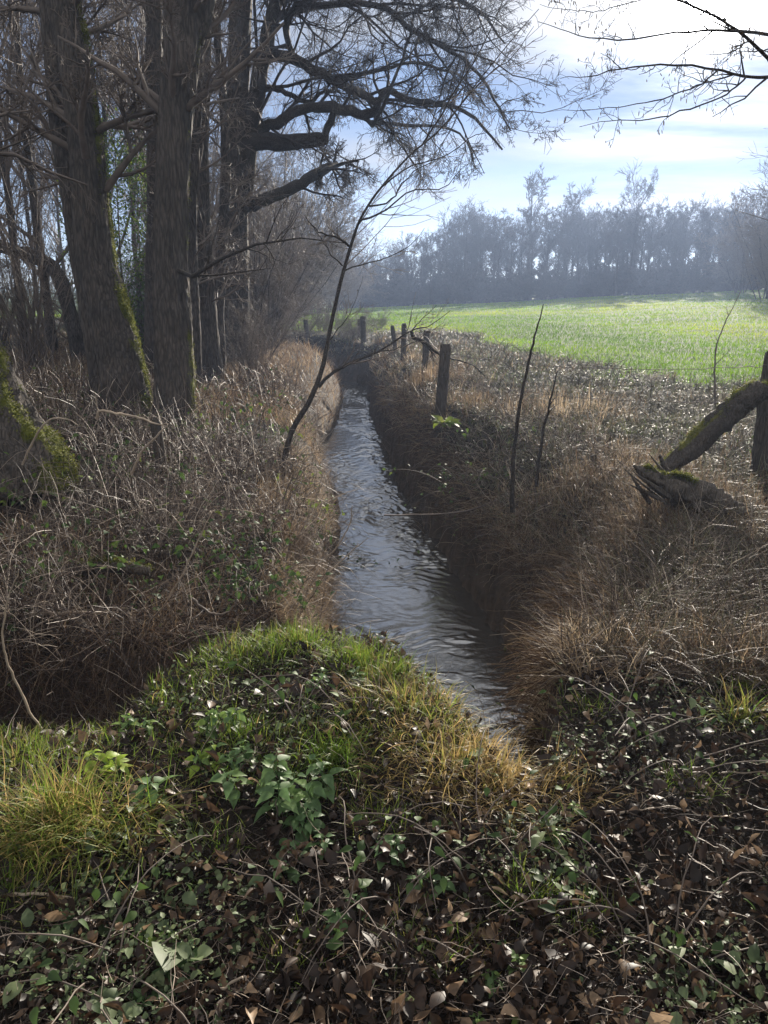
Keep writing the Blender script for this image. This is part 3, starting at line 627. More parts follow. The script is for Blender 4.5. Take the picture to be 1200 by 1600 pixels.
# tree D with the broken limbs reaching right
YD = 17.0
pts = [(364, 590), (364, 540), (368, 450), (366, 350), (367, 230), (372, 140), (376, 0), (378, -180), (382, -420)]
P = pxpath(pts, YD); b = P[0]
tD = thing('old_tree', 'old ivy-clad tree with thick broken limbs reaching right over the stream', 'tree', b)
mb = MB(); trunk_mesh(mb, P, [.76*pr(r, YD) for r in (32, 27, 25, 25, 23, 20, 19, 15, 10)], sides=36, rings=120, seed=15, flare=.2); part(tD, mb.build('trunk', M_BARK2, tD))
LIMBS = [
 ('forked_stem', [(378, 330), (388, 235), (402, 140), (420, 50), (434, -10), (450, -120)], [15, 13, 11, 10, 9, 6], 0),
 ('broken_limb', [(372, 226), (400, 222), (440, 222), (475, 220), (502, 218), (512, 216)], [16, 13, 11, 9.5, 9, 7], 0),
 ('limb', [(505, 218), (512, 200), (519, 182), (526, 168)], [5.5, 5, 5, 4], 0),
 ('limb', [(392, 222), (410, 203), (436, 190), (462, 173), (492, 167), (522, 168), (552, 176), (580, 178), (594, 156), (606, 142)], [8.5, 7.5, 7, 6.5, 6.5, 7, 6.5, 6, 4.5, 4], -.5),
 ('limb', [(398, 92), (424, 84), (452, 90), (482, 105), (514, 122), (546, 138), (570, 148), (590, 162), (604, 140), (640, 158), (680, 160), (740, 182), (785, 235)], [8.5, 7.5, 7.5, 6.5, 6, 6, 5.5, 4, 4, 3.8, 3, 2.2, 1.2], -1),
 ('limb', [(398, 138), (430, 138), (450, 146), (472, 157), (490, 158), (500, 144), (520, 140), (540, 128)], [5, 4, 3.5, 3.2, 3, 2.5, 2, 1.5], .5),
 ('limb', [(394, 318), (430, 305), (462, 292), (490, 275), (512, 262), (526, 256)], [10, 8.5, 8, 8, 7, 4], 1.5),
 ('limb', [(500, 272), (520, 260), (540, 254), (561, 251)], [4, 3, 2.5, 2], 1.5),
 ('limb', [(458, 90), (450, 62), (446, 35), (462, 5), (474, -50)], [4, 4, 3.5, 3, 2], -.8),
 ('limb', [(566, 178), (582, 195), (590, 182), (600, 165), (618, 120), (640, 60), (650, 10)], [3.4, 3.2, 2.6, 2.5, 2, 1.6, 1], -1.6),
 ('limb', [(426, 30), (470, 15), (530, 5), (600, 12), (650, 50), (680, 68), (730, 96), (770, 150), (798, 205)], [5, 4.5, 4, 3.6, 3.2, 2.8, 2.2, 1.6, .8], -1.4),
 ('limb', [(440, -20), (520, -60), (600, -50), (680, -20), (750, 20), (790, 70)], [5, 4.5, 4, 3, 2, 1], -.5),
 ('limb', [(520, 125), (560, 118), (610, 105), (660, 100), (720, 120), (760, 165)], [3, 2.6, 2.4, 2, 1.6, .9], .8),
 ('limb', [(545, 176), (580, 190), (640, 195), (700, 200), (730, 222), (742, 262)], [2.6, 2.4, 2.2, 1.8, 1.3, .7], .9),
]
LP, LR = [], []
for nm, pp, rr_, dy in LIMBS:
    q = pxpath(pp, YD+dy*np.linspace(0, 1, len(pp))*1.2); n_ = len(pp)*3
    q = catmull(q, n_); r_ = np.interp(np.linspace(0, 1, n_), np.linspace(0, 1, len(rr_)), [pr(r, YD) for r in rr_])
    q = q + ra.normal(0, .012, q.shape)
    mb = MB(); tubes(mb, q, r_, 10, rough=.05, cap=True); part(tD, mb.build(nm, M_LIMB, tD))
    i = np.linspace(0, n_-1, 9).astype(int); LP.append(q[i]); LR.append(r_[i])
LP, LR = np.array(LP), np.array(LR)
sel = [i for i, l in enumerate(LIMBS) if l[0] == 'limb' and i not in (2,)]
side_crown(tD, ra, LP[sel], np.minimum(LR[sel], .06), [dict(nc=9, t0=.12, t1=1, ang=55, lr=.48, K=7, wander=.17, up=.02, rr=.55, mn=.8), dict(nc=7, t0=.15, t1=1, ang=48, lr=.5, K=6, wander=.2, up=-.02, rr=.6),
    dict(nc=6, t0=.1, t1=1, ang=48, lr=.5, K=5, wander=.2, up=-.04, rr=.6), dict(nc=4, t0=.1, t1=1, ang=40, lr=.8, K=4, wander=.13, up=-.03, rr=.7)], .0032, M_TWIGD, name='twigs')
side_crown(tD, ra, LP[[0, 8, 10, 11]], np.minimum(LR[[0, 8, 10, 11]], .07), [dict(nc=11, t0=.2, t1=1, ang=60, lr=.7, K=7, wander=.17, up=.02, rr=.55, mn=1.5), dict(nc=7, t0=.15, t1=1, ang=48, lr=.5, K=6, wander=.2, up=-.02, rr=.6),
    dict(nc=6, t0=.1, t1=1, ang=48, lr=.5, K=5, wander=.2, up=-.04, rr=.6), dict(nc=4, t0=.1, t1=1, ang=40, lr=.8, K=4, wander=.13, up=-.03, rr=.7)], .0032, M_TWIGD, name='upper_twigs')
# slender stems between the trunks
for i, (pp, rr_, yy, lab) in enumerate([
    ([(334, 600), (326, 520), (320, 400), (316, 280), (318, 150), (322, 0), (326, -150)], [17, 13, 11, 10, 9, 8, 6], 13.5, 'slender ivy-covered stem standing just right of the thick upright trunk'),
    ([(346, 585), (342, 500), (345, 400), (352, 300), (350, 180), (340, 60), (336, -100)], [9, 8, 8, 7, 6, 5, 4], 15, 'thin crooked stem between the upright trunk and the old ivy-clad tree'),
    ([(236, 560), (240, 450), (242, 300), (241, 150), (240, 0), (238, -150)], [14, 12, 11, 11, 10, 7], 14, 'straight thin tree just behind the left side of the upright trunk'),
    ([(306, 590), (304, 500), (300, 380), (303, 260), (310, 120), (306, -40)], [9, 8, 7, 7, 6, 5], 12.5, 'thin stem hugging the right flank of the upright trunk'),
    ([(120, 500), (95, 440), (60, 405), (0, 385), (-60, 360)], [11, 10, 9, 8, 7], 17, 'dark bent trunk leaning far over behind the leaning mossy trees')]):
    P = pxpath(pp, yy); P[0, 2] = min(P[0, 2], float(H(P[0, 0], P[0, 1]))-.1); t = thing('young_tree', lab, 'tree', P[0], None); n_ = 40
    mb = MB(); trunk_mesh(mb, P, [pr(r, yy) for r in rr_], sides=16, rings=60, seed=30+i, ridges=14, depth=.1, flare=.1); part(t, mb.build('trunk', M_BARK2, t))
    side_crown(t, ra, P[None, 1:6] if len(P) > 5 else P[None], np.array([[.05]*min(5, len(P))]), [dict(nc=22, t0=.05, t1=1, ang=50, lr=.28, K=6, wander=.16, up=.08, rr=.4), dict(nc=7, t0=.2, t1=1, ang=45, lr=.5, K=4, wander=.2, up=0, rr=.6), dict(nc=6, t0=.2, t1=1, ang=45, lr=.5, K=3, wander=.2, up=-.02, rr=.6)], .004)

# coppiced willow at the left with upright shoots
p0 = onz(55, 590, -.1); p0[2] = H(p0[0], p0[1])
t = thing('willow_shrub', 'many-stemmed shrub with upright whippy shoots behind the huge leaning trunk', 'shrub', p0)
n0 = 46; K = 8; a = ra.uniform(0, 6.28, n0); d = nrm(np.stack([np.cos(a)*.5*ra.uniform(.1, 1.4, n0), np.sin(a)*.4, np.ones(n0)], 1)); P = np.zeros((n0, K, 3)); P[:, 0] = p0+ra.normal(0, .18, (n0, 3))*[1, 1, .2]; Ls = ra.uniform(1.2, 4.2, n0)
for j in range(1, K): d = nrm(d+ra.normal(0, .05, (n0, 3))+[0, 0, .04]); P[:, j] = P[:, j-1]+d*(Ls/(K-1))[:, None]
R = np.linspace(.018, .004, K)[None]*ra.uniform(.5, 1.3, n0)[:, None]
mb = MB(); tubes(mb, P, R, 5); part(t, mb.build('stems', M_TWIG, t))
side_crown(t, ra, P, R, [dict(nc=7, t0=.3, t1=1, ang=28, lr=.35, K=5, wander=.1, up=.06, rr=.6), dict(nc=4, t0=.2, t1=1, ang=35, lr=.5, K=3, wander=.1, up=.03, rr=.7)], .0028, M_TWIG, 'twigs', (3, 3))

# ivy and holly mass among the trees
def leafmass(name, label, cat, c, rad, n, size, m_, seed):
    rg = np.random.default_rng(seed); t = thing(name, label, cat, c)
    d = nrm(rg.standard_normal((n, 3))); r = rg.uniform(.35, 1, n)**.5*(.7+.5*vn(d[:, 0]*3+9, d[:, 2]*3+d[:, 1]*2, seed)); p = np.array(c)+np.array([0, 0, rad[2]])+d*r[:, None]*np.array(rad)
    mb = MB(); leaves(mb, p, rg.uniform(0, 6.28, n), rg.normal(-.3, .5, n), rg.normal(0, .5, n), size*rg.uniform(.6, 1.3, n), size*.6, .5, .25, rg.uniform(0, 1, n), prof=(.2, 1, .7, .05))
    part(t, mb.build('leaves', m_, t))
    q = np.array([c]*14)+rg.normal(0, .15, (14, 3))*[1, 1, 0]; e = np.array(c)+np.array([0, 0, rad[2]])+nrm(rg.standard_normal((14, 3)))*np.array(rad)*.8
    P = q[:, None]*(1-np.linspace(0, 1, 6))[None, :, None]+e[:, None]*np.linspace(0, 1, 6)[None, :, None]; mb = MB(); tubes(mb, P, np.tile(np.linspace(.03, .008, 6), (14, 1)), 5); part(t, mb.build('stems', M_BARK2, t))
    return t
x = at(205, 450, 18)[0]
leafmass('holly_bush', 'dark evergreen holly mass half hidden behind the leaning tree and the upright trunk', 'bush', (x, 18, float(H(x, 18))), (1.3, 1.2, 2.6), 9000, .07, M_IVY, 3)

# sapling leaning across the stream view
YS = 8.1
pp = [(434, 712), (456, 674), (482, 630), (503, 578), (515, 520), (530, 450), (548, 385), (562, 345), (590, 300), (640, 243), (690, 200), (745, 130), (800, 62), (842, 14)]
q = pxpath(pp, np.linspace(YS, 8.6, 14)); q[0, 2] = H(q[0, 0], q[0, 1])-.05
t = thing('leaning_sapling', 'thin bare sapling leaning right in a long diagonal from the left bank across the sky', 'sapling', q[0])
Rs = np.interp(np.linspace(0, 1, 42), np.linspace(0, 1, 8), [.034, .028, .023, .018, .013, .009, .0055, .0032]); Ps = catmull(q, 42)
mb = MB(); tubes(mb, Ps, Rs, 9, rough=.04); part(t, mb.build('trunk', M_LIMB, t))
SB = [([(497, 605), (520, 582), (560, 562), (600, 545), (640, 520), (672, 510), (705, 488)], [.022, .018, .014, .011, .008, .005, .003]),
      ([(640, 520), (660, 498), (682, 478)], [.006, .004, .002]), ([(590, 549), (620, 545), (655, 528), (690, 505)], [.007, .005, .004, .002]),
      ([(548, 385), (528, 372), (505, 368), (488, 350)], [.014, .01, .008, .004]), ([(562, 345), (600, 330), (640, 300), (690, 295), (722, 262)], [.012, .009, .007, .005, .003]),
      ([(576, 322), (610, 312), (625, 290), (650, 262), (700, 240)], [.01, .008, .006, .005, .003]), ([(535, 425), (560, 415), (600, 405), (640, 385), (660, 360)], [.01, .007, .005, .004, .002]),
      ([(600, 290), (640, 262), (690, 250), (730, 225), (760, 215)], [.009, .007, .005, .004, .002]), ([(535, 415), (517, 396), (500, 370), (478, 340)], [.009, .007, .005, .003]),
      ([(660, 225), (700, 165), (740, 100), (770, 40), (790, -10)], [.010, .008, .006, .004, .002]), ([(700, 190), (752, 130), (790, 105), (822, 62)], [.008, .006, .004, .002]),
      ([(512, 535), (540, 500), (556, 470), (570, 430)], [.006, .005, .003, .002])]
BP, BRr = [], []
mb = MB()
for pp, rr_ in SB:
    q = catmull(pxpath(pp, 8.35), 12); q += ra.normal(0, .006, q.shape); q[:, 1] += np.linspace(0, ra.uniform(-.6, .3), 12); r_ = np.interp(np.linspace(0, 1, 12), np.linspace(0, 1, len(rr_)), rr_)
    tubes(mb, q, r_, 5); BP.append(q[::2]); BRr.append(r_[::2])
part(t, mb.build('branch', M_LIMB, t))
i = np.linspace(10, 41, 6).astype(int)
side_crown(t, ra, np.concatenate([np.array(BP), Ps[i][None]]), np.concatenate([np.array(BRr), Rs[i][None]*.5]), [dict(nc=7, t0=.2, t1=1, ang=32, lr=.4, K=6, wander=.12, up=.06, rr=.7, flat=(1, .5, 1)), dict(nc=3, t0=.2, t1=1, ang=35, lr=.5, K=4, wander=.14, up=.05, rr=.8)], .0024, M_TWIG, 'twigs', (3, 3))
i = np.linspace(2, 14, 6).astype(int)

# alder outside the right edge whose boughs hang into the sky
base = np.array([5.2, 6.6, float(H(5.2, 6.6))-.1])
t = thing('alder_tree', 'alder standing past the right edge, its long thin boughs with catkins hanging across the sun', 'tree', base)
P = np.array([base, base+[-.05, 0, 1.5], base+[-.15, .05, 3.2], base+[-.1, .1, 5.2], base+[.1, .1, 8], base+[.2, .2, 11]])
mb = MB(); trunk_mesh(mb, P, [.26, .2, .18, .15, .1, .04], sides=28, rings=80, seed=44, flare=.2); part(t, mb.build('trunk', M_BARK, t))
AB = [([(1262, 60), (1200, 48), (1135, 50), (1090, 55), (1040, 65), (960, 80), (900, 84), (860, 80), (816, 74)], 5.6, [.022, .02, .017, .014, .012, .009, .007, .005, .003]),
      ([(1262, 145), (1200, 84), (1140, 48), (1070, 25), (1010, 12), (960, 0), (900, -22)], 5.7, [.026, .022, .018, .015, .012, .01, .006]),
      ([(1270, 112), (1200, 117), (1160, 119), (1110, 114), (1040, 111), (980, 120), (930, 132), (885, 146), (850, 150)], 5.9, [.024, .022, .018, .015, .013, .010, .008, .005, .003]),
      ([(1166, 119), (1140, 142), (1100, 166), (1040, 186), (985, 203), (930, 207), (880, 218)], 5.9, [.014, .012, .010, .009, .007, .005, .003]),
      ([(1112, 115), (1080, 140), (1040, 158), (1000, 173), (950, 184), (900, 192), (835, 197)], 5.9, [.011, .009, .008, .007, .005, .004, .002]),
      ([(1168, 65), (1130, 92), (1095, 108), (1040, 118)], 5.7, [.009, .007, .005, .003]),
      ([(1262, 100), (1200, 84), (1150, 100), (1110, 112)], 5.8, [.011, .009, .007, .004]),
      ([(1015, 12), (960, 30), (910, 48), (870, 52), (820, 50)], 5.6, [.007, .006, .005, .004, .002]),
      ([(1270, -30), (1200, -60), (1100, -80), (1000, -60), (900, -30)], 6.2, [.02, .018, .014, .01, .005])]
BP, BRr = [], []
for k_, (pp, yy, rr_) in enumerate(AB):
    q = catmull(pxpath(pp, yy), 21); q += ra.normal(0, .004, q.shape); q[:, 1] += np.linspace({3: -.01, 4: -.10, 5: -.04, 7: -.24}.get(k_, .15), -.5, 21); r_ = .52*np.interp(np.linspace(0, 1, 21), np.linspace(0, 1, len(rr_)), rr_)
    if pp[0][0] > 1250:
        j = np.array([[base[0], base[1], q[0, 2]-.5]]); q = np.vstack([j, q]); r_ = np.concatenate([[.04], r_])[:22]; q2 = q[1:]
    else: q2 = q
    mb = MB(); tubes(mb, q, r_[:len(q)], 7, rough=.05); part(t, mb.build('bough', M_LIMB, t))
    BP.append(q2[::3]); BRr.append(r_[-21:][::3])
BP, BRr = np.array(BP), np.array(BRr)
P1, R1 = grow(ra, BP, BRr, nc=11, t0=.12, t1=1, ang=42, lr=.19, K=6, wander=.22, up=.02, rr=.7, mn=.14, flat=(1, .4, 1))
P2, R2 = grow(ra, P1, R1, nc=4, t0=.3, t1=1, ang=50, lr=.5, K=4, wander=.3, up=.02, rr=.8)
mb = MB(); tubes(mb, P1, lim(R1, .0015), 4); tubes(mb, P2, lim(R2, .0011), 3); part(t, mb.build('twigs', M_LIMB, t))
tips = np.concatenate([P1[:, -1], P2[:, -1]]); tips = tips[ra.uniform(0, 1, len(tips)) < .5]; tips = tips+ra.normal(0, .01, tips.shape)
n_ = len(tips); L_ = ra.uniform(.012, .034, n_); s_ = np.linspace(0, 1, 5)
P = tips[:, None]+np.stack([ra.normal(0, .006, n_)[:, None]*s_, ra.normal(0, .006, n_)[:, None]*s_, -L_[:, None]*s_], -1)
mb = MB(); tubes(mb, P, np.tile(np.array([.001, .0026, .003, .0026, .001]), (n_, 1)), 5); part(t, mb.build('catkins', M_CATK, t))
# rest of the alder's crown, above the picture
side_crown(t, ra, np.array([[base+[.1, 0, 5.6], base+[.1, .1, 7], base+[.2, .2, 8.5], base+[.2, .2, 10], base+[.2, .2, 11]]]), np.array([[.12, .1, .08, .06, .04]]),
    [dict(nc=18, t0=0, t1=1, ang=55, lr=.5, K=7, wander=.1, up=.10, rr=.35), dict(nc=8, t0=.2, t1=1, ang=45, lr=.4, K=5, wander=.15, up=.05, rr=.6), dict(nc=6, t0=.2, t1=1, ang=45, lr=.4, K=4, wander=.15, up=.0, rr=.6)], .0022)
# ------------------------------------------------------------------ fence, logs and sticks
def g(px, py, z=0.0):
    p = onz(px, py, z)
    for _ in range(6): p = onz(px, py, float(H(p[0], p[1])))
    return p
rf = np.random.default_rng(55)
GP = 'weathered fence posts along the right bank'
def post(label, base, h, r, lean=(0, 0), sides=14, seed=0, top=0.0, group=GP, square=False, point=0.0):
    t = thing('fence_post', label, 'fence post', base, group)
    K = 22; z = np.linspace(-.35, h, K); P = np.stack([base[0]+lean[0]*z, base[1]+lean[1]*z, base[2]+z], 1)
    rg = np.random.default_rng(seed+100); th = np.linspace(0, 2*math.pi, sides, endpoint=False)
    prof = 1+.10*(fbm(np.cos(th)*2+seed, np.sin(th)*2, seed, 2)-.5)*2
    if square: prof = prof/np.maximum(np.abs(np.cos(th)), np.abs(np.sin(th)))*.92
    X = np.zeros((K, sides, 3))
    for k in range(K):
        rr = r*prof*(1+.05*rg.standard_normal(sides))*(1.06-.06*k/K)
        X[k] = P[k]+np.stack([np.cos(th)*rr, np.sin(th)*rr, 0*th], 1)
    X[-1, :, 2] += np.cos(th+seed)*top+rg.normal(0, .006, sides); X[-1, :, :2] = P[-1, :2]+(X[-1, :, :2]-P[-1, :2])*(.93-point)
    idx = np.arange(K*sides).reshape(K, sides); a, b_ = idx[:-1], idx[1:]
    F = np.stack([a, np.roll(a, -1, 1), np.roll(b_, -1, 1), b_], -1).reshape(-1, 4)
    mb = MB(); mb.add(X, F); c = X[-1].mean(0)+[0, 0, -.004]; mb.add(np.vstack([X[-1], c]), np.array([[i, (i+1) % sides, sides] for i in range(sides)]))
    part(t, mb.build('post_body', M_WOOD, t, smooth_=False if square else True))
    mb = MB()                         # wire staples
    for zz in (h-.12, h-.42):
        q = np.array([base[0]+lean[0]*zz, base[1]+lean[1]*zz, base[2]+zz]); aa = np.linspace(0, math.pi*1.9, 9)
        tubes(mb, q+np.stack([np.cos(aa)*(r*1.08), np.sin(aa)*(r*1.08), aa*.002], 1), np.full(9, .0022), 4)
    part(t, mb.build('wire_tie', M_WIRE, t)); return t
def zpx(px, py, Y): return at(px, py, Y)
PP = {}
def fpost(key, label, px, pybase, pytop, Y, wpx, lean=0, **kw):
    x = at(px, pybase, Y)[0]; z = float(H(x, Y)); h = at(px, pytop, Y)[2]-z
    PP[key] = (x+lean*h, Y, z+h); return post(label, (x, Y, z), h, wpx/2400*Y*1.03, (lean, 0), **kw)
fpost('a', 'stout fence post, nearest and tallest of those along the right bank', 687, 645, 538, 10.2, 17, .055, seed=1, top=.012, square=True)
fpost('b', 'flat-topped fence post just behind the crooked dead branch, second along the bank', 664, 580, 516, 14.5, 10.5, .03, seed=2, square=True)
fpost('c', 'thin pointed fence post left of the flat-topped one', 630, 565, 505, 17.5, 8, .02, seed=3, point=.35)
fpost('d', 'small tilted fence post left of the thin pointed one', 618, 552, 509, 20, 6.5, -.14, seed=4, point=.2)
fpost('e', 'thick grey fence post at the far bend, right one of a close pair', 568, 536, 494, 24.5, 8, -.02, seed=5)
fpost('f', 'slim fence post at the far bend, left one of a close pair', 561, 534, 498, 25.5, 5, .03, seed=6)
fpost('g', 'distant fence post left of the leaning sapling in front of the meadow', 481, 532, 499, 26, 7, -.08, seed=7)
fpost('n', 'split weathered corner post at the right edge, a mossy log leaning on it', 1191, 742, 549, 6.75, 33, -.02, seed=8, top=.03, square=True)
fpost('l', 'dark slim post standing in shade left of the leaning two-stemmed tree', 146, 618, 548, 11.5, 8, 0, seed=9, group='dark old posts under the left trees', point=.2)
fpost('s', 'broken dark stake standing in the brambles below the upright trunk', 258, 770, 655, 6.7, 17, -.05, seed=10, group='dark old posts under the left trees', point=.4)
def wire(label, a, b_, sag, n=60, name='fence_wire', barbs=True):
    a, b_ = np.array(a, float), np.array(b_, float); s = np.linspace(0, 1, n)[:, None]; P = a+(b_-a)*s; P[:, 2] -= sag*4*s[:, 0]*(1-s[:, 0]); P += rf.normal(0, .004, P.shape)
    t = thing(name, label, 'wire', a, 'fence wires'); mb = MB(); tubes(mb, P, np.full(n, .0028), 4); part(t, mb.build('strand', M_WIRE, t))
    if barbs:
        m = max(3, int(np.linalg.norm(b_-a)/.14)); q = a+(b_-a)*rf.uniform(0, 1, m)[:, None]; s1 = ((q-a)@(b_-a))/((b_-a)@(b_-a)); q[:, 2] -= sag*4*s1*(1-s1)
        d = nrm(rf.standard_normal((m, 3)))*.018; mb = MB(); tubes(mb, np.stack([q-d, q, q+d], 1), np.tile([.001, .003, .001], (m, 1)), 3); part(t, mb.build('barbs', M_WIRE, t))
def dn(k, d): return np.array(PP[k])-[0, 0, d]
wire('upper barbed wire sagging from the nearest bank post to the split corner post', dn('a', .12), dn('n', .12), .10)
wire('lower barbed wire between the nearest bank post and the split corner post', dn('a', .42), dn('n', .42), .12)
wire('thin wire between the nearest bank post and the flat-topped post', dn('a', .14), dn('b', .1), .04)
wire('thin wire between the flat-topped post and the thin pointed post', dn('b', .12), dn('c', .1), .04)
wire('thin wire between the tilted post and the posts at the far bend', dn('d', .1), dn('e', .1), .05)

def log(name, label, cat, pts, rads, seed, sides=20, rings=60, moss=1.0, mat_=None, tuft=2500, depth=.10):
    pts = np.array(pts); t = thing(name, label, cat, pts[0]); mb = MB()
    X, N, m = trunk_mesh(mb, pts, rads, sides=sides, rings=rings, seed=seed, moss_dir=(-.25, 0, 1), moss_h=([-9, 9], [moss, moss]), ridges=16, depth=depth)
    for e in (0, rings-1):
        ring = X[e*sides:(e+1)*sides]; c = ring.mean(0); ring = c+(ring-c)*1.0; mb.add(np.vstack([ring, c+rf.normal(0, .01, 3)]), np.array([[i, (i+1) % sides, sides] for i in range(sides)]))
    part(t, mb.build('wood', mat_ or M_LOG, t)); 
    if tuft: moss_tufts(t, X, N, m, tuft, .013)
    return t
log('mossy_log', 'thick moss-topped log leaning up against the split corner post', 'log', [at(1022, 752, 6.0), at(1050, 727, 6.05), at(1100, 683, 6.15), at(1145, 640, 6.25), at(1172, 618, 6.3), at(1188, 612, 6.35), at(1206, 612, 6.4)],
    [pr(r, 6.2) for r in (8, 13, 16, 17.5, 17, 14, 8)], 61, tuft=3500, depth=.24)
log('broken_log', 'splintered end of a half-buried mossy log jutting left below the leaning log', 'log', [at(989, 727, 5.3), at(1003, 736, 5.3), at(1025, 748, 5.3), at(1060, 765, 5.3), at(1105, 790, 5.35), at(1160, 835, 5.4), at(1200, 880, 5.4)],
    [pr(r, 5.3) for r in (1, 6, 12, 19, 25, 27, 24)], 63, tuft=3000, mat_=M_WOOD, depth=.42, sides=26)
bl = [o for o in EMPTIES if o.get('label', '').startswith('splintered end')][0]; rs = np.random.default_rng(5); ns = 26
q0 = at(1045, 762, 5.3)+rs.normal(0, 1, (ns, 3))*[.09, .05, .035]; d0 = nrm(nrm(at(992, 722, 5.3)-at(1045, 762, 5.3))+rs.normal(0, .16, (ns, 3))); Ls = rs.uniform(.1, .27, ns)
mb = MB(); tubes(mb, q0[:, None]+d0[:, None]*Ls[:, None, None]*np.linspace(-.6, 1, 5)[None, :, None], rs.uniform(.008, .022, ns)[:, None]*np.array([1, 1, .8, .5, .08])[None], 5, rough=.12); part(bl, mb.build('splinters', M_WOOD, bl, smooth_=False))
log('wood_stub', 'small broken stub poking up between the two mossy logs', 'stub', [at(1055, 755, 5.6), at(1042, 738, 5.6), at(1031, 712, 5.6)], [pr(r, 5.6) for r in (8, 6, 2.5)], 64, sides=10, rings=16, tuft=0, moss=.4)
log('wood_stub', 'dark broken stub in the weeds left of the splintered log', 'stub', [at(938, 748, 6.8), at(934, 728, 6.8), at(927, 711, 6.8)], [pr(r, 6.8) for r in (9, 7, 4)], 65, sides=10, rings=16, tuft=0, moss=.2)
log('mossy_log', 'low mossy log lying under the brambles at the left', 'log', [at(60, 905, 4.6), at(120, 890, 4.6), at(175, 884, 4.6), at(235, 893, 4.6)], [.03, .045, .045, .03], 66, sides=12, rings=40, tuft=1500)

def stick(name, label, cat, pts, rads, m_, twigs=0, seed=0, tl=.25, ext=None):
    pts = np.array(pts); n_ = len(pts)*5; P = catmull(pts, n_); P += rf.normal(0, .0025, P.shape); R = np.interp(np.linspace(0, 1, n_), np.linspace(0, 1, len(rads)), rads)
    t = thing(name, label, cat, P[0]); mb = MB(); tubes(mb, P, R, 7, rough=.06, cap=True); part(t, mb.build('stem', m_, t))
    if twigs:
        rg = np.random.default_rng(seed); i = np.linspace(1, n_-1, 8).astype(int); P1, R1 = grow(rg, P[i][None], R[i][None], nc=twigs, t0=.1, t1=1, ang=38, lr=tl, K=6, wander=.15, up=.03, rr=.6)
        P2, R2 = grow(rg, P1, R1, nc=3, t0=.2, t1=1, ang=38, lr=.5, K=4, wander=.18, up=.02, rr=.7)
        mb = MB(); tubes(mb, P1, lim(R1, .0015), 4); tubes(mb, P2, lim(R2, .0012), 3); part(t, mb.build('twigs', m_, t))
    return t
stick('dead_branch', 'crooked dead branch hanging across the wires beside the nearest bank post', 'branch', [at(643, 518, 10.4), at(647, 528, 10.4), at(662, 533, 10.4), at(676, 546, 10.35), at(692, 556, 10.4), at(708, 561, 10.6), at(738, 570, 10.8), at(758, 588, 11)], [.022, .028, .024, .02, .016, .012, .008, .004], M_LIMB, 5, 1)
b = g(801, 800); stick('whip_stem', 'tall thin upright stem rising from the right bank against the field', 'stem', [b, at(801, 740, b[1]), at(806, 680, b[1]), at(818, 600, b[1]), at(833, 535, b[1]), at(849, 476, b[1])], [.022, .018, .014, .011, .008, .003], M_LIMB, 2, 3, .05)
b = g(838, 760); stick('whip_stem', 'shorter thin stem right of the tall upright one on the right bank', 'stem', [b, at(842, 720, b[1]), at(852, 660, b[1]), at(862, 618, b[1]), at(871, 580, b[1])], [.018, .014, .011, .008, .003], M_LIMB, 5, 4, .16)
b = g(1118, 640); stick('whip_stem', 'thin curved stem standing in front of the right end of the field', 'stem', [b, at(1117, 590, b[1]), at(1119, 545, b[1]), at(1133, 505, b[1]), at(1158, 455, b[1])], [.013, .011, .009, .007, .003], M_TWIG, 6, 5, .2)
b = g(410, 560); stick('whip_stem', 'short forked dead stem on the left bank beside the ivy-clad tree', 'stem', [b, at(414, 530, b[1]), at(406, 505, b[1]), at(410, 470, b[1])], [.04, .035, .025, .012], M_LIMB, 5, 6, .3)
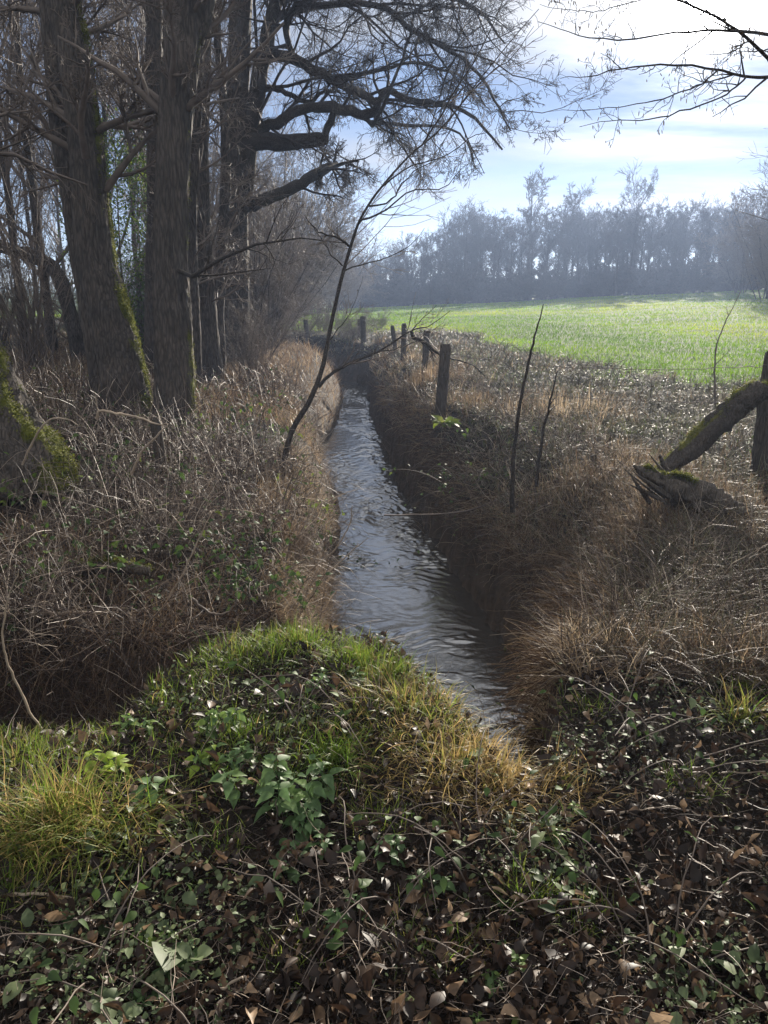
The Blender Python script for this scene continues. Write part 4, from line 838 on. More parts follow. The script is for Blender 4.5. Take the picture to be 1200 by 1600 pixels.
PS = [
 ('pale bent stick arching between the huge trunk and the broken stake', [(150, 655), (156, 642), (180, 646), (215, 652), (245, 663), (262, 662)], 6.2, .012),
 ('pale stick slanting up beside the broken stake', [(205, 742), (222, 705), (246, 680), (262, 663)], 6.0, .011),
 ('light thin stick arching over the flank of the huge leaning trunk', [(35, 725), (60, 675), (80, 655), (106, 655), (122, 664)], 5.9, .009),
 ('straight pale stick lying level at the left over the dark ditch', [(-30, 962), (40, 959), (120, 957), (185, 957)], 4.1, .014),
 ('long slender cane rising from the left nettles past the ditch', [(105, 1250), (80, 1180), (45, 1110), (18, 1050), (4, 1000), (12, 940), (30, 890)], 2.75, .0055),
 ('curved pale twig hanging below the brambles above the ditch', [(300, 935), (330, 958), (352, 958), (368, 944), (370, 925)], 4.2, .007),
 ('long straight cane slanting from the ditch up into the brambles', [(208, 1040), (240, 985), (275, 915), (305, 855), (330, 800)], 4.4, .007),
 ('pale twig sticking up out of the litter on the right bank', [(972, 1078), (985, 1050), (1003, 1020), (1014, 997)], 3.0, .006),
 ('long arched twig crossing the litter in the lower right', [(880, 1385), (930, 1350), (985, 1325), (1040, 1310), (1090, 1295), (1150, 1300)], 2.1, .005),
 ('reddish dead stem standing upright among the nettles', [(426, 1430), (430, 1370), (434, 1310), (432, 1250)], 2.05, .0045),
 ('thin pale twig slanting up at the bottom centre', [(312, 1590), (345, 1545), (375, 1500), (382, 1470)], 1.45, .004),
 ('long thin bent stalk lying across the lower left litter', [(-20, 1480), (60, 1455), (120, 1440), (180, 1438), (190, 1444)], 1.75, .005),
 ('fallen twig resting on the litter at the lower right edge', [(1020, 1245), (1060, 1262), (1110, 1275), (1180, 1300)], 2.3, .005),
 ('long grey twig bent across the brambles right of the ditch', [(600, 805), (720, 800), (800, 815), (860, 850)], 7.0, .008),
 ('thin branch reaching low over the water from the left bank', [(455, 905), (500, 880), (530, 850), (548, 815), (550, 790)], 5.6, .007),
 ('second thin branch reaching over the water from the left bank', [(470, 950), (505, 905), (540, 870), (575, 840)], 5.2, .006),
 ('bleached stick on the right slope pointing at the water', [(845, 1005), (870, 985), (905, 960), (960, 930)], 3.6, .006),
 ('mossy grey branch lying in the brambles at the far left', [(-10, 910), (30, 885), (70, 862), (110, 840)], 4.9, .02)]
for i, (lab, pp, yy, r) in enumerate(PS):
    q = pxpath(pp, yy); gz = H(q[:, 0], q[:, 1]); q[:, 2] = np.maximum(q[:, 2], gz+.004)
    if i in (8, 10, 11, 12): q[:, 2] = np.minimum(q[:, 2], gz+.07)
    stick('stick' if r > .006 else 'twig', lab, 'stick' if r > .006 else 'twig', q, [r, r*.9, r*.7, r*.35], M_TWIGL if i not in (5, 9, 17, 13) else M_TWIG, 3 if i in (3, 6, 13, 14, 15, 0, 8) else 0, i, .2)

# ------------------------------------------------------------------ plants one can count: nettles, docks, tussocks
def nettle(label, px, py, h, n_st, size, seed, tint=(.3, .8), spread=.08):
    rg = np.random.default_rng(seed); c = g(px, py); t = thing('nettle_plant', label, 'nettle', c, 'nettles on the mound'); ms = MB(); ml = MB()
    for s_ in range(n_st):
        b = c+np.array([rg.normal(0, spread), rg.normal(0, spread), 0]); b[2] = H(b[0], b[1])-.01; hh = h*rg.uniform(.6, 1.1); k = np.linspace(0, 1, 7)
        lx, ly = rg.normal(0, .25, 2); P = b+np.stack([lx*hh*k**1.5, ly*hh*k**1.5, hh*k], 1); tubes(ms, P, np.linspace(.003, .0015, 7), 5)
        m = 5; a0 = rg.uniform(0, 6.28)
        for j in range(m):
            f = .35+.65*j/(m-1); q = b+np.array([lx*hh*f**1.5, ly*hh*f**1.5, hh*f]); sz = size*(1.1-.55*(j/(m-1))**2)*rg.uniform(.8, 1.15)
            for o_ in (0, math.pi):
                yw = a0+j*1.57+o_+rg.normal(0, .2); q2 = q+np.array([math.cos(yw), math.sin(yw), .1])*sz*.3
                tubes(ms, np.array([q, (q+q2)/2+[0, 0, .003], q2]), np.full(3, .0011), 4)
                leaves(ml, q2[None], yw, rg.normal(.05, .25), rg.normal(0, .25), sz, sz*.62, rg.uniform(.5, 1.2), .22, rg.uniform(*tint), prof=(.25, .8, 1, .93, .78, .58, .36, .16, .01), jag=.10)
    part(t, ms.build('stems', M_NETTLE, t)); part(t, ml.build('leaves', M_NETTLE, t)); return t
nettle('large clump of pale green nettles with many toothed leaves at the centre of the mound', 432, 1255, .15, 7, .068, 1, (.3, .6), .055)
nettle('nettle with drooping dark lower leaves right of the big clump', 478, 1300, .10, 4, .052, 2, (.2, .5), .04)
nettle('bright yellow-green backlit nettle on the left part of the mound', 178, 1200, .10, 2, .062, 3, (.9, 1.0), .02)
nettle('four-leaved nettle with one hanging leaf left of the big clump', 240, 1245, .09, 1, .075, 4, (.35, .55), .01)
nettle('nettle tips in the grass near the top of the mound', 345, 1135, .10, 3, .055, 5, (.4, .8), .05)
nettle('small nettle half in shade between the yellow-green one and the big clump', 315, 1215, .10, 2, .05, 6, (.5, .95), .03)
nettle('low nettle seedlings at the left edge of the picture', 60, 1265, .07, 4, .045, 7, (.2, .5), .07)
nettle('nettle growing through the dead leaves at the lower left', 300, 1530, .06, 3, .05, 8, (.2, .5), .05)
nettle('grey-green nettle seedlings below the straw tussock', 640, 1345, .07, 4, .042, 9, (.2, .5), .06)
nettle('dull nettle on the dark bank above the ditch at the left', 45, 1030, .12, 2, .07, 10, (.2, .4), .04)
for i_, (lab, px, py, h_, ns_, sz_, ti_) in enumerate([
  ('grey-green nettle between the big clump and the lime-green grass', 392, 1195, .10, 3, .05, (.4, .6)), ('dark nettle with small leaves below the big clump', 465, 1345, .07, 3, .045, (.3, .5)),
  ('small nettle at the lower centre among brown leaves', 560, 1410, .06, 3, .04, (.2, .5)), ('small nettle below the hanging tussock at the lower left', 140, 1425, .06, 3, .042, (.2, .5)),
  ('low bright nettle shoots left of the bottom centre', 235, 1480, .05, 3, .036, (.5, .8)), ('pale nettle shoots by the arched twig at the lower right', 870, 1300, .06, 4, .034, (.5, .8)),
  ('pale seedlings right of the small bright tuft', 955, 1400, .05, 4, .03, (.5, .7)), ('pale shoots in the litter at the bottom right of centre', 790, 1545, .05, 4, .034, (.5, .7)),
  ('nettle shoots on the crest between the two bright tussocks', 520, 1075, .08, 3, .04, (.4, .7)), ('frail nettle on the mound right of the yellow-green one', 225, 1150, .08, 2, .045, (.4, .8))]):
    nettle(lab, px, py, h_, ns_, sz_, 60+i_, ti_, .05)
def rosette(name, label, cat, px, py, n, size, seed, m_, tint, round_=False):
    rg = np.random.default_rng(seed); c = g(px, py); t = thing(name, label, cat, c); mb = MB()
    yw = rg.uniform(0, 6.28, n); up = rg.uniform(.0, .7, n); sz = size*rg.uniform(.7, 1.2, n)
    pos = c+np.stack([np.cos(yw)*sz*.25, np.sin(yw)*sz*.25, rg.uniform(.015, .06, n)], 1)
    leaves(mb, pos, yw, up, rg.normal(0, .3, n), sz, sz*(.95 if round_ else .5), rg.uniform(.3, 1.3, n), .2, rg.uniform(*tint, n), prof=(.55, .95, 1, .85, .5, .05) if round_ else (.2, .7, 1, .9, .5, .02), jag=.08)
    part(t, mb.build('leaves', m_, t)); mb = MB(); P = c[None]-[0, 0, .02]+(pos-c)[:, None]*np.linspace(0, 1, 4)[None, :, None]; tubes(mb, P, np.full((n, 4), .0012), 4); part(t, mb.build('stalks', m_, t))
rosette('heart_leaf_plant', 'pale heart-shaped leaf plant at the bottom left corner', 'plant', 45, 1560, 3, .045, 31, M_COVER, (.6, .9), True)
rosette('heart_leaf_plant', 'broad grey-green leaves flat on the litter at the bottom left', 'plant', 165, 1590, 5, .045, 32, M_COVER, (.1, .4), True)
rosette('heart_leaf_plant', 'wide round leaf above the heart-shaped pale one at the left', 'plant', 68, 1500, 4, .042, 33, M_COVER, (.1, .4), True)
rosette('heart_leaf_plant', 'small plant with round leaves at the lower left of centre', 'plant', 305, 1520, 5, .035, 34, M_COVER, (.5, .8), True)
rosette('dock_plant', 'bright rosette of leaves at the foot of the nearest bank post', 'plant', 694, 665, 26, .16, 35, M_GRASS, (.5, .7))
def tussock(label, px, py, n, ln, wd, tint, seed, rad=.12, leanmax=.9, bend=1.2, down=None, cat='grass tussock', m_=None, z=None, name='grass_tussock'):
    n = int(n*.72); rg = np.random.default_rng(seed); c = g(px, py); t = thing(name, label, cat, c, 'grass tussocks'); mb = MB()
    a = rg.uniform(0, 6.28, n); rr = rad*rg.uniform(0, 1, n)**.75*(.6+1.1*vn(np.cos(a)*2+seed, np.sin(a)*2, seed)); x = c[0]+np.cos(a)*rr*1.35; y = c[1]+np.sin(a)*rr*.9; zz = H(x, y)-.01
    yw = a+rg.normal(0, 1.3, n)
    if down is not None: f = rg.uniform(0, 1, n) < .5; yw = np.where(f, down+rg.normal(0, .8, n), yw)
    lean = np.where(rg.uniform(0, 1, n) < .3, rg.uniform(.7, 1.5, n), np.clip(rr/rad*leanmax*rg.uniform(.1, 1.2, n), 0, 1.3)); L_ = ln*rg.uniform(.45, 1.2, n)
    blades(mb, np.stack([x, y, zz], 1), yw, lean, L_, wd*rg.uniform(.6, 1.3, n), bend*rg.uniform(.3, 1.3, n), np.clip(rg.normal(*tint, n), 0, 1), K=6)
    part(t, mb.build('blades', m_ or M_GRASS, t)); return t
TS = [('tall tussock of green and straw-coloured grass hanging over at the lower left', 92, 1290, 2200, .25, .0042, (.68, .2), .19, .8, 1.6, -1.3),
 ('short bright grass tussock at the left edge of the mound', 25, 1195, 800, .13, .0036, (.55, .15), .15, .9, 1.0, None),
 ('bright tussock on the crest of the mound just left of its top', 375, 1030, 900, .12, .0038, (.52, .14), .16, .9, 1.0, None),
 ('bright spiky tussock at the very top of the mound', 465, 1010, 900, .13, .0038, (.52, .16), .14, .9, 1.0, None),
 ('fresh green tussock on the crest facing the water', 560, 1040, 900, .13, .004, (.50, .14), .12, .9, 1.0, None),
 ('bright tussock on the crest facing the water, right of the fresh green one', 612, 1060, 700, .12, .004, (.55, .16), .10, .9, 1.1, None),
 ('low lime-green grass behind the big nettle clump', 385, 1150, 450, .10, .0034, (.5, .13), .15, .9, .9, None),
 ('tufty grass on the left shoulder of the mound', 245, 1085, 500, .11, .0036, (.55, .16), .18, .9, 1.0, None),
 ('long tangled tussock, green turning orange, hanging over the water edge', 640, 1110, 1500, .16, .004, (.74, .16), .20, .8, 1.7, None),
 ('straw and orange grass tussock spilling down to the near bank of the water', 715, 1200, 1700, .17, .0038, (.84, .12), .22, .8, 1.7, -1.2),
 ('pale brown dead grass tussock at the mouth of the stream', 800, 1230, 1100, .15, .003, (.92, .07), .17, .8, 1.7, None),
 ('small bright green tuft in the litter at the lower right of centre', 812, 1400, 240, .10, .0034, (.5, .12), .05, .9, .9, None),
 ('pale arching grass tuft at the right edge', 1165, 1120, 260, .17, .0055, (.66, .16), .07, .9, 1.6, None),
 ('small grass tuft above the pale arching one at the right edge', 1150, 1075, 220, .10, .004, (.55, .12), .06, .9, 1.0, None),
 ('thin green grass tuft at the bottom centre among dead leaves', 455, 1500, 140, .09, .003, (.5, .12), .06, .9, .9, None),
 ('wispy grass tuft on the litter at the bottom right of centre', 690, 1480, 260, .09, .0028, (.6, .2), .12, .9, 1.0, None),
 ('long drooping dark green grass behind the big nettle clump at its right', 520, 1190, 420, .18, .0045, (.42, .12), .08, .8, 1.7, -1.4)]
for i, (lab, px, py, n, ln, wd, ti, rad, lm, bd, dw) in enumerate(TS): tussock(lab, px, py, n, ln, wd, ti, 200+i, rad, lm, bd, dw)
TD = [('rust-brown dead grass clump hanging from the left bank beside the water', 492, 905, 5.2, 1800, .34, .32), ('orange dead grass clump low on the far right bank near the post', 620, 700, 9, 900, .30, .30),
 ('combed-over mound of rusty dead grass below the splintered log', 1010, 815, 4.7, 1800, .30, .36), ('rusty dead grass sweeping down the right bank', 940, 905, 4.0, 800, .26, .36),
 ('straw-coloured dead grass spilling over the right bank nearest the mound', 915, 1030, 3.4, 1200, .22, .24), ('pinkish dry grass standing behind the nearest bank post', 668, 600, 13, 600, .45, .6),
 ('pinkish dry grass strip along the fence right of the nearest bank post', 740, 640, 10.5, 700, .25, .8), ('pale upright dry grass right of the shorter thin stem', 880, 650, 9.5, 600, .35, .6)]
for i, (lab, px, py, yy, n, ln, rad) in enumerate(TD):
    tussock(lab, px, py, n, ln, .0045 if yy < 6 else .007, (.45 if i not in (4, 7) else .75, .2), 300+i, rad, .7, 1.5 if i not in (5, 6, 7) else .5, (math.pi if px > 600 else 0.0)+(-.4 if px > 600 else -.2) if i not in (5, 6, 7) else None, m_=M_DRY, name='dry_grass_clump', cat='dry grass')
for i, (lab, px, py) in enumerate([('fresh green tuft in the litter below the straw tussock at the left', 330, 1330), ('fresh green tuft left of the hanging tussock, near the nettle seedlings', 20, 1400), ('green tuft near the lower right corner of the mound litter', 900, 1440),
  ('sunlit green tuft on the right bank by the bleached stick', 905, 1110), ('green tuft by the arched twig at the lower right', 1080, 1230), ('thin green tuft under the drooping dark grass', 590, 1290)]):
    tussock(lab, px, py, 200, .10, .0034, (.52, .15), 330+i, .09, .9, 1.0)
DRIFT = .2
# bramble clumps with leaves
def bramble(label, px, py, n, size, seed, rad=.35, hgt=.4, m_=None, tint=(0, 1), nc=12):
    rg = np.random.default_rng(seed); c = g(px, py); t = thing('bramble', label, 'bramble', c, 'leafy brambles'); K = 9
    a = rg.uniform(0, 6.28, nc); d = nrm(np.stack([np.cos(a)*.6, np.sin(a)*.6, np.ones(nc)], 1)); P = np.zeros((nc, K, 3)); P[:, 0] = c+rg.normal(0, rad*.3, (nc, 3))*[1, 1, 0]; P[:, 0, 2] = H(P[:, 0, 0], P[:, 0, 1])
    L_ = rg.uniform(.8, 1.6, nc)*(rad+hgt)
    for j in range(1, K): d = nrm(d+rg.normal(0, .12, (nc, 3))+[0, 0, -.22]); P[:, j] = P[:, j-1]+d*(L_/(K-1))[:, None]; P[:, j, 2] = np.maximum(P[:, j, 2], H(P[:, j, 0], P[:, j, 1])+.01)
    mb = MB(); tubes(mb, P, np.tile(np.linspace(.004 if hgt > .1 else .0026, .0012, K), (nc, 1)), 5); part(t, mb.build('canes', M_TWIG, t))
    i = rg.integers(0, nc, n); k = rg.uniform(1, K-1.01, n); ki = k.astype(int); f = (k-ki)[:, None]; q = P[i, ki]*(1-f)+P[i, ki+1]*f+rg.normal(0, .03, (n, 3)); q[:, 2] = np.maximum(q[:, 2], H(q[:, 0], q[:, 1])+.01)
    mb = MB(); leaves(mb, q, rg.uniform(0, 6.28, n), rg.normal(-.2, .5, n), rg.normal(0, .5, n), size*rg.uniform(.6, 1.3, n), size*.62, .7, .25, rg.uniform(*tint, n), prof=(.25, .85, 1, .7, .35, .02), jag=.08); part(t, mb.build('leaves', m_ or M_IVY, t))
for i, (lab, px, py, n, sz, rad, hg, ti) in enumerate([
  ('dark leafy bramble climbing the foot of the huge leaning trunk at the left edge', 10, 790, 60, .075, .25, .4, (.2, .9)), ('leafy bramble hanging over the undercut left bank above the ditch', 400, 935, 130, .055, .3, .3, (0, .6)),
  ('yellow-green leafy bramble on the left bank at the waterside', 468, 790, 70, .055, .25, .2, (.7, 1)), ('bramble leaves along the waterside just below the rust-brown grass', 545, 905, 50, .05, .15, .15, (.1, .7)),
  ('leafy bramble at the foot of the upright trunk', 300, 700, 60, .07, .35, .35, (.3, 1)), ('shiny ivy-like bramble left of the leaning sapling foot', 375, 690, 50, .06, .3, .3, (.2, .9)),
  ('low bramble on the dark bank above the ditch at the far left', 95, 1060, 70, .055, .3, .2, (0, .5)), ('grey-green bramble leaves on the right bank below the nearest post', 720, 700, 160, .05, .5, .25, (.2, .8)),
  ('sparse bramble over the bare face of the right bank', 800, 900, 70, .04, .4, .2, (.1, .6)), ('bramble patch under the brambles and dead stems at centre left', 250, 870, 90, .06, .35, .3, (.1, .9))]):
    bramble(lab, px, py, n, sz, 400+i, rad, hg, tint=ti, nc=14)

for i, (lab, px, py, n, sz, rad, ti) in enumerate([
  ('trailing bramble with brown-green leaves across the lower centre litter', 520, 1450, 26, .045, .3, (0, .5)), ('trailing bramble with small leaves at the lower left', 170, 1500, 34, .04, .3, (.1, .7)),
  ('trailing bramble creeping over the litter on the right', 1010, 1180, 40, .035, .35, (.1, .6)), ('trailing bramble in the shade at the bottom right', 1040, 1480, 26, .045, .3, (0, .4)),
  ('dark bramble hanging into the side ditch from its far bank', 210, 985, 90, .05, .4, (0, .5)), ('leafy bramble tangle filling the left end of the side ditch', 60, 1000, 90, .055, .4, (0, .6)),
  ('trailing bramble on the mound behind the big nettle clump', 470, 1130, 30, .04, .22, (.1, .7)), ('trailing bramble below the orange grass near the stream mouth', 760, 1330, 34, .036, .25, (.1, .7))]):
    bramble(lab, px, py, n, sz, 450+i, rad, .05, tint=ti, nc=9)
# ------------------------------------------------------------------ vegetation nobody could count
land = lambda x, y: 1-wet(x, y)
def steep(x, y): e = .12; return np.hypot(H(x+e, y)-H(x-e, y), H(x, y+e)-H(x, y-e))/(2*e)
wdist = lambda r, w_: w_*np.maximum(1, r/5.5)
# dead leaves
rl = np.random.default_rng(91)
q = scatter(24000, .8, 9, -44, 44, lambda x, y: land(x, y)*np.clip(.25+1.5*fbm(x*2, y*2, 71, 3)-.15, .1, 1)*np.where((y > 3.9) & (x < 1.5), .45, 1), rg=rl)
n = len(q); q[:, 2] += rl.uniform(.0, .045, n)
mb = MB(); sz = np.minimum(rl.lognormal(math.log(.032), .5, n), .068)
leaves(mb, q, rl.uniform(0, 6.28, n), rl.normal(.1, .45, n), rl.normal(0, .6, n), sz, sz*rl.uniform(.4, .75, n), rl.normal(.5, 1.4, n), rl.uniform(-.3, 1.2, n), rl.beta(1.5, 2.2, n), prof=(.08, .7, 1, .8, .35, .02), jag=.18)
tag(mb.build('leaf_litter', M_LITTER), 'brown curled dead leaves strewn over the banks and the mound', 'dead leaves', kind='stuff')
# crumbs of soil and bark
q = scatter(34000, .8, 5, -44, 44, land, rg=rl); n = len(q); q[:, 2] += rl.uniform(0, .015, n)
mb = MB(); sz = rl.lognormal(math.log(.010), .5, n); leaves(mb, q, rl.uniform(0, 6.28, n), rl.normal(0, .8, n), rl.normal(0, 1, n), sz, sz*.6, .8, .6, rl.beta(1.2, 3, n), prof=(.3, 1, .5, .05), jag=.3)
tag(mb.build('leaf_crumbs', M_LITTER), 'small broken leaf and bark crumbs on the dark soil', 'leaf crumbs', kind='stuff')
# small green ground cover
q = scatter(21000, .8, 9, -44, 44, lambda x, y: land(x, y)*np.clip((fbm(x*2.6+5, y*2.6, 77, 3)-.49)*7, .02, 1)*np.where((y > 3.9) & (x < 0), .35, 1), rg=rl)
n = len(q); q[:, 2] += rl.uniform(.01, .06, n); r = np.hypot(q[:, 0], q[:, 1])
mb = MB(); sz = rl.lognormal(math.log(.0095), .65, n)*np.maximum(1, r/4.5); leaves(mb, q, rl.uniform(0, 6.28, n), rl.normal(0, .45, n), rl.normal(0, .45, n), sz, sz*rl.uniform(.55, .9, n), .6, .25, rl.beta(2, 2, n), prof=(.35, 1, .8, .05), jag=.1)
tag(mb.build('ground_cover', M_COVER), 'tiny grey-green leaves of ground ivy and seedlings on the soil', 'ground cover', kind='stuff')
# little stalks and twigs on the ground
def strands(name, label, n, r0, r1, keep, ln, rad, leans, bends, mtl, a=(-44, 44), tint=(0, 1), K=7, sides=3, lift=0.0, fat=5.5, seed=1, yawf=None, clear=.0):
    rg = np.random.default_rng(seed); q = scatter(n, r0, r1, a[0], a[1], keep, rg=rg); n = len(q); r = np.hypot(q[:, 0], q[:, 1]); q[:, 2] += rg.uniform(-.01, lift+.001, n)
    yw = rg.uniform(0, 6.28, n) if yawf is None else yawf(q, rg); le = rg.uniform(*leans, n); be = rg.normal(*bends, n); L_ = ln*rg.uniform(.35, 1.3, n); P = np.zeros((n, K, 3)); P[:, 0] = q; wob = rg.normal(0, .12, (n, K)); wob2 = rg.normal(0, .16, (n, K))
    for j in range(1, K):
        a_ = le+be*j/K+wob[:, j]; y_ = yw+np.cumsum(wob2, 1)[:, j]; P[:, j] = P[:, j-1]+np.stack([np.cos(y_)*np.sin(a_), np.sin(y_)*np.sin(a_), np.cos(a_)], 1)*(L_/(K-1))[:, None]
    gz = H(P[:, :, 0], P[:, :, 1]); P[:, 1:, 2] = np.maximum(P[:, 1:, 2], gz[:, 1:]+clear)
    R = rad*rg.uniform(.5, 1.5, n)*np.maximum(1, r/fat); mb = MB(); tubes(mb, P, R[:, None]*np.linspace(1, .35, K)[None], sides, rg.uniform(*tint, n)**1.5)
    return tag(mb.build(name, mtl), label, name.replace('_', ' '), kind='stuff')
strands('ground_twigs', 'thin dead twigs and stalks lying over the leaf litter', 9000, .8, 7, land, .14, .0013, (1.0, 1.7), (.2, .6), M_STEM, seed=3, lift=.03, clear=.004)
# tangled dead stems of the left bank
LB_ = lambda x, y: land(x, y)*(((x < xlb(y)-.0)) & (y > np.interp(x, EX, EY)+.75))
xlb = lambda y: np.interp(y, YL, XL)
strands('dead_stems', 'tangle of pale and brown dead bramble stems covering the left bank', 15000, 3.6, 15, lambda x, y: LB_(x, y)*np.clip((fbm(x*1.1, y*1.1, 81, 3)-.36)*4.5, .05, 1), .52, .0022, (.1, 1.5), (.7, .9), M_STEM, a=(-48, 8), seed=4, lift=.25)
strands('tangled_roots', 'fine roots and stalks hanging down the undercut left bank', 3800, 3.0, 5.5, lambda x, y: (np.abs(y-(np.interp(x, EX, EY)+np.interp(x, [-6, -3, -1.5, -.9, -.3], [.55, .75, 1.15, 1.25, 1.0])+.12)) < .2)*(x < .1), .5, .0018, (.6, 1.6), (1.8, .5), M_DRY, a=(-48, 3), seed=5, lift=.05, tint=(0, .7), yawf=lambda q, rg: -1.57+rg.normal(0, .7, len(q)))
q = scatter(3200, 3.4, 14, -46, 4, lambda x, y: LB_(x, y)*np.clip((fbm(x*1.8, y*1.8, 93, 3)-.42)*6, .03, 1), rg=rl); n = len(q); q[:, 2] += rl.uniform(.05, .42, n)
mb = MB(); sz = rl.lognormal(math.log(.042), .35, n); leaves(mb, q, rl.uniform(0, 6.28, n), rl.normal(-.2, .5, n), rl.normal(0, .5, n), sz, sz*rl.uniform(.5, .8, n), .8, .3, rl.beta(1, 2, n), prof=(.3, 1, .95, .6, .25, .02), jag=.12)
tag(mb.build('bank_leaves', M_IVY), 'green ivy and bramble leaves caught among the dead stems of the left bank', 'bank leaves', kind='stuff')
strands('ditch_stems', 'dead bramble stems and stalks lying in the dark side ditch', 3800, 2.6, 6, lambda x, y: (x < -.25)*(y > np.interp(x, EX, EY)+.30)*(y < np.interp(x, EX, EY)+1.5), .5, .0021, (.4, 1.5), (.7, .9), M_STEM, a=(-50, 0), seed=25, lift=.2)
def bladefield(name, label, n, r0, r1, keep, ln, wd, leans, bend, tint, mtl, a=(-44, 44), K=4, fat=5.5, seed=1, yawf=None, patch=0):
    rg = np.random.default_rng(seed); q = scatter(n, r0, r1, a[0], a[1], keep, rg=rg); n = len(q); r = np.hypot(q[:, 0], q[:, 1]); q[:, 2] -= .01
    mb = MB(); blades(mb, q, rg.uniform(0, 6.28, n) if yawf is None else yawf(q, rg), rg.uniform(*leans, n), ln*rg.uniform(.4, 1.3, n), wd*np.maximum(1, r/fat)*rg.uniform(.6, 1.4, n), bend*rg.uniform(.2, 1.4, n), np.clip(rg.normal(*tint, n)+patch*(fbm(q[:, 0]*.16, q[:, 1]*.10, 51, 3)-.5)*2, 0, 1), K=K)
    return tag(mb.build(name, mtl), label, name.replace('_', ' '), kind='stuff')
bladefield('brown_grass', 'reddish brown dead grass along the left bank', 30000, 3.8, 32, lambda x, y: LB_(x, y)*np.clip((fbm(x*.8, y*.8, 83, 3)-.38)*4, np.where(y > 11, .35, .04), 1)*np.where(y > 20, (x > -14), 1), .24, .0032, (.1, 1.3), 1.1, (.33, .2), M_DRY, a=(-44, 2), seed=6)
bladefield('far_bank_grass', 'brown and straw grass thick on the far part of the left bank', 22000, 10.5, 36, lambda x, y: LB_(x, y)*(x > -9), .34, .003, (.1, 1.2), 1.1, (.42, .22), M_DRY, a=(-26, 2), seed=16)
bladefield('waterside_grass', 'tan dead grass leaning over the left edge of the water', 9000, 4.6, 14, lambda x, y: LB_(x, y)*(x > xlb(y)-.75)*np.clip((fbm(x*1.7, y*1.3, 94, 3)-.42)*6, 0, 1), .24, .003, (.3, 1.4), 1.3, (.62, .18), M_DRY, a=(-20, 2), seed=17, K=5, yawf=lambda q, rg: rg.normal(-.3, 1.0, len(q)))
RB = lambda x, y: land(x, y)*(x > np.interp(y, YR, XR)+.1)*(y > 2.9)*(1-fieldmask(x, y))
strands('weed_stems', 'matted grey-green and brown weeds between the stream and the field', 22000, 3.2, 26, lambda x, y: RB(x, y)*(.5+.5*(steep(x, y) < 1.0)), .26, .0021, (.2, 1.3), (.8, .7), M_SCRUB, a=(-6, 46), seed=7, lift=.06, K=5)
bladefield('weed_leaves', 'grey-green weed leaves of the rough strip beside the field', 52000, 3.2, 30, lambda x, y: RB(x, y)*np.clip((fbm(x*1.5, y*1.5, 85, 3)-.36)*4, .08, 1)*(.3+.7*(steep(x, y) < 1.0)), .085, .008, (.3, 1.4), .9, (.55, .25), M_SCRUB, a=(-6, 46), K=3, seed=8)
bladefield('dry_grass', 'dry straw-coloured grass of the right bank and fence line', 26000, 3.2, 28, lambda x, y: RB(x, y)*np.clip((fbm(x*1.1+9, y*1.1, 86, 3)-.42)*5, .03, 1)*np.where(x < np.interp(y, YR, XR)+1.9, 1, .18), .24, .0032, (.1, 1.0), 1.2, (.5, .22), M_DRY, a=(-6, 46), seed=9, K=5)
strands('hanging_stems', 'thin dead stems trailing down the steep right bank face', 4200, 3.0, 16, lambda x, y: (steep(x, y) > .9)*land(x, y)*(x > np.interp(y, YR, XR)+.12)*(H(x, y) > -1.0), .30, .0017, (.8, 1.6), (1.0, .5), M_DRY, a=(-6, 30), seed=10, yawf=lambda q, rg: math.pi-.3+rg.normal(0, .6, len(q)), K=6, clear=.005)
strands('bank_debris', 'pale broken stalks and twigs tangled over the slope of the right bank', 7000, 3.0, 16, lambda x, y: land(x, y)*(x > np.interp(y, YR, XR)+.12)*(x < np.interp(y, YR, XR)+1.7)*(y > 2.9), .34, .0019, (.5, 1.7), (.5, .7), M_STEM, a=(-6, 34), seed=21, K=6, lift=.08, clear=.004)
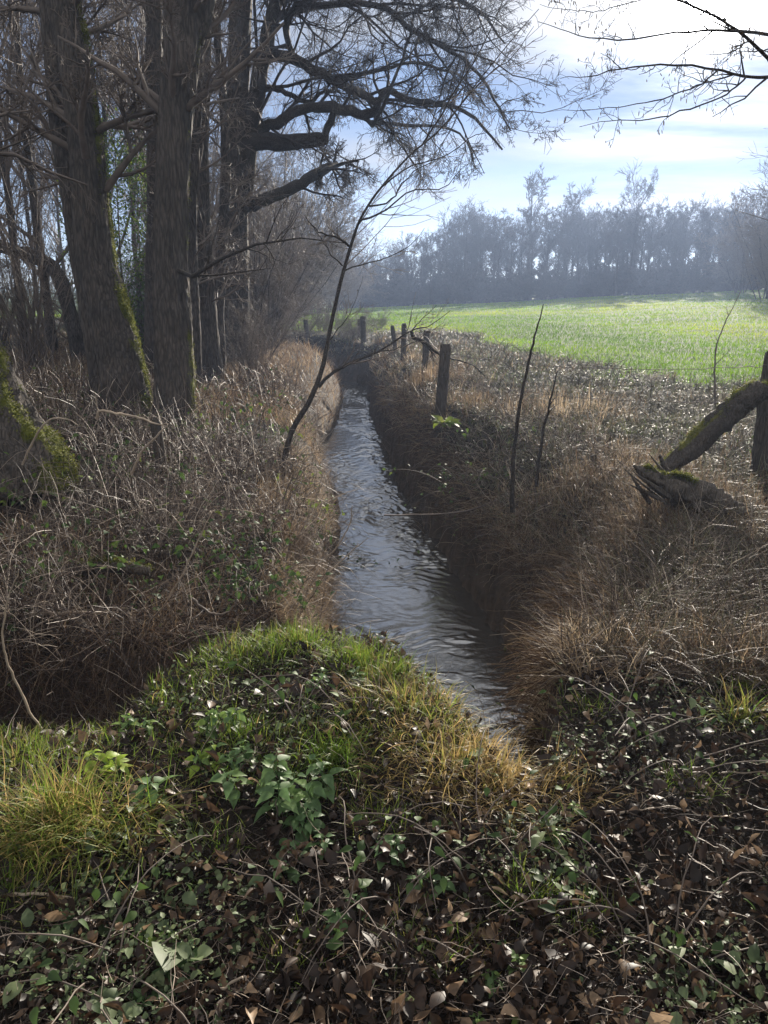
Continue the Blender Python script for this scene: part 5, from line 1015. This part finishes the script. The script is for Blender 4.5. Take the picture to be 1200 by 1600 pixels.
bladefield('rough_grass', 'scattered green grass among the weeds beside the field', 9000, 5, 26, lambda x, y: RB(x, y)*np.clip((fbm(x*.9, y*.9, 97, 3)-.45)*6, 0, 1)*(steep(x, y) < .6), .10, .0034, (.1, 1.1), 1.0, (.45, .15), M_GRASS, a=(-4, 46), seed=22)
# sparse green blades over the mound
bladefield('mound_grass', 'short green grass scattered over the mound', 4500, 1.6, 4.2, lambda x, y: land(x, y)*(x < .7)*np.clip((fbm(x*2.2, y*2.2, 88, 3)-.38)*5, 0, 1)*smooth(1.9, 2.5, y+x*.0)*(y < np.interp(x, EX, EY)+.3), .085, .003, (.1, .9), 1.0, (.52, .17), M_GRASS, seed=11)
# the field
bladefield('field_grass', 'bright green young crop of the field', 150000, 11, 95, lambda x, y: fieldmask(x, y), .10, .0045, (.05, .8), .6, (.5, .25), M_FIELD, a=(-12, 40), K=2, fat=7, seed=12, patch=.9)
bladefield('far_meadow_grass', 'sunlit green meadow seen beyond the left wood', 9000, 42, 90, lambda x, y: fieldmask(x, y), .10, .0045, (.05, .8), .6, (.6, .2), M_FIELD, a=(-36, -12), K=2, fat=7, seed=13)
bladefield('wood_floor_grass', 'thin grass and weeds on the floor of the left wood', 16000, 9, 45, lambda x, y: land(x, y)*(x < xlb(y)-1.5)*np.clip((fbm(x*.6, y*.6, 89, 3)-.4)*5, .05, 1), .16, .006, (.1, 1.2), .9, (.5, .25), M_SCRUB, a=(-44, -8), K=3, seed=14)

# ------------------------------------------------------------------ haze
def build_haze():
    x0, x1, y0, y1, z0, z1 = -268, 268, -18, 430, -5.5, 27
    V = [(x, y, z) for x in (x0, x1) for y in (y0, y1) for z in (z0, z1)]
    F = [(0, 1, 3, 2), (4, 6, 7, 5), (0, 4, 5, 1), (2, 3, 7, 6), (0, 2, 6, 4), (1, 5, 7, 3)]
    m, n, L, out = mat('haze_air'); v = n.new('ShaderNodeVolumePrincipled')
    v.inputs['Color'].default_value = (.50, .66, 1, 1); v.inputs['Density'].default_value = HAZE; v.inputs['Anisotropy'].default_value = .4
    L.new(v.outputs[0], out.inputs['Volume'])
    mb = MB(); mb.add(V, F); o = mb.build('haze', m, smooth_=False); return tag(o, kind='stuff')
HAZE = .0015
build_haze()
for e in EMPTIES:
    if '_abs' in e: del e['_abs']
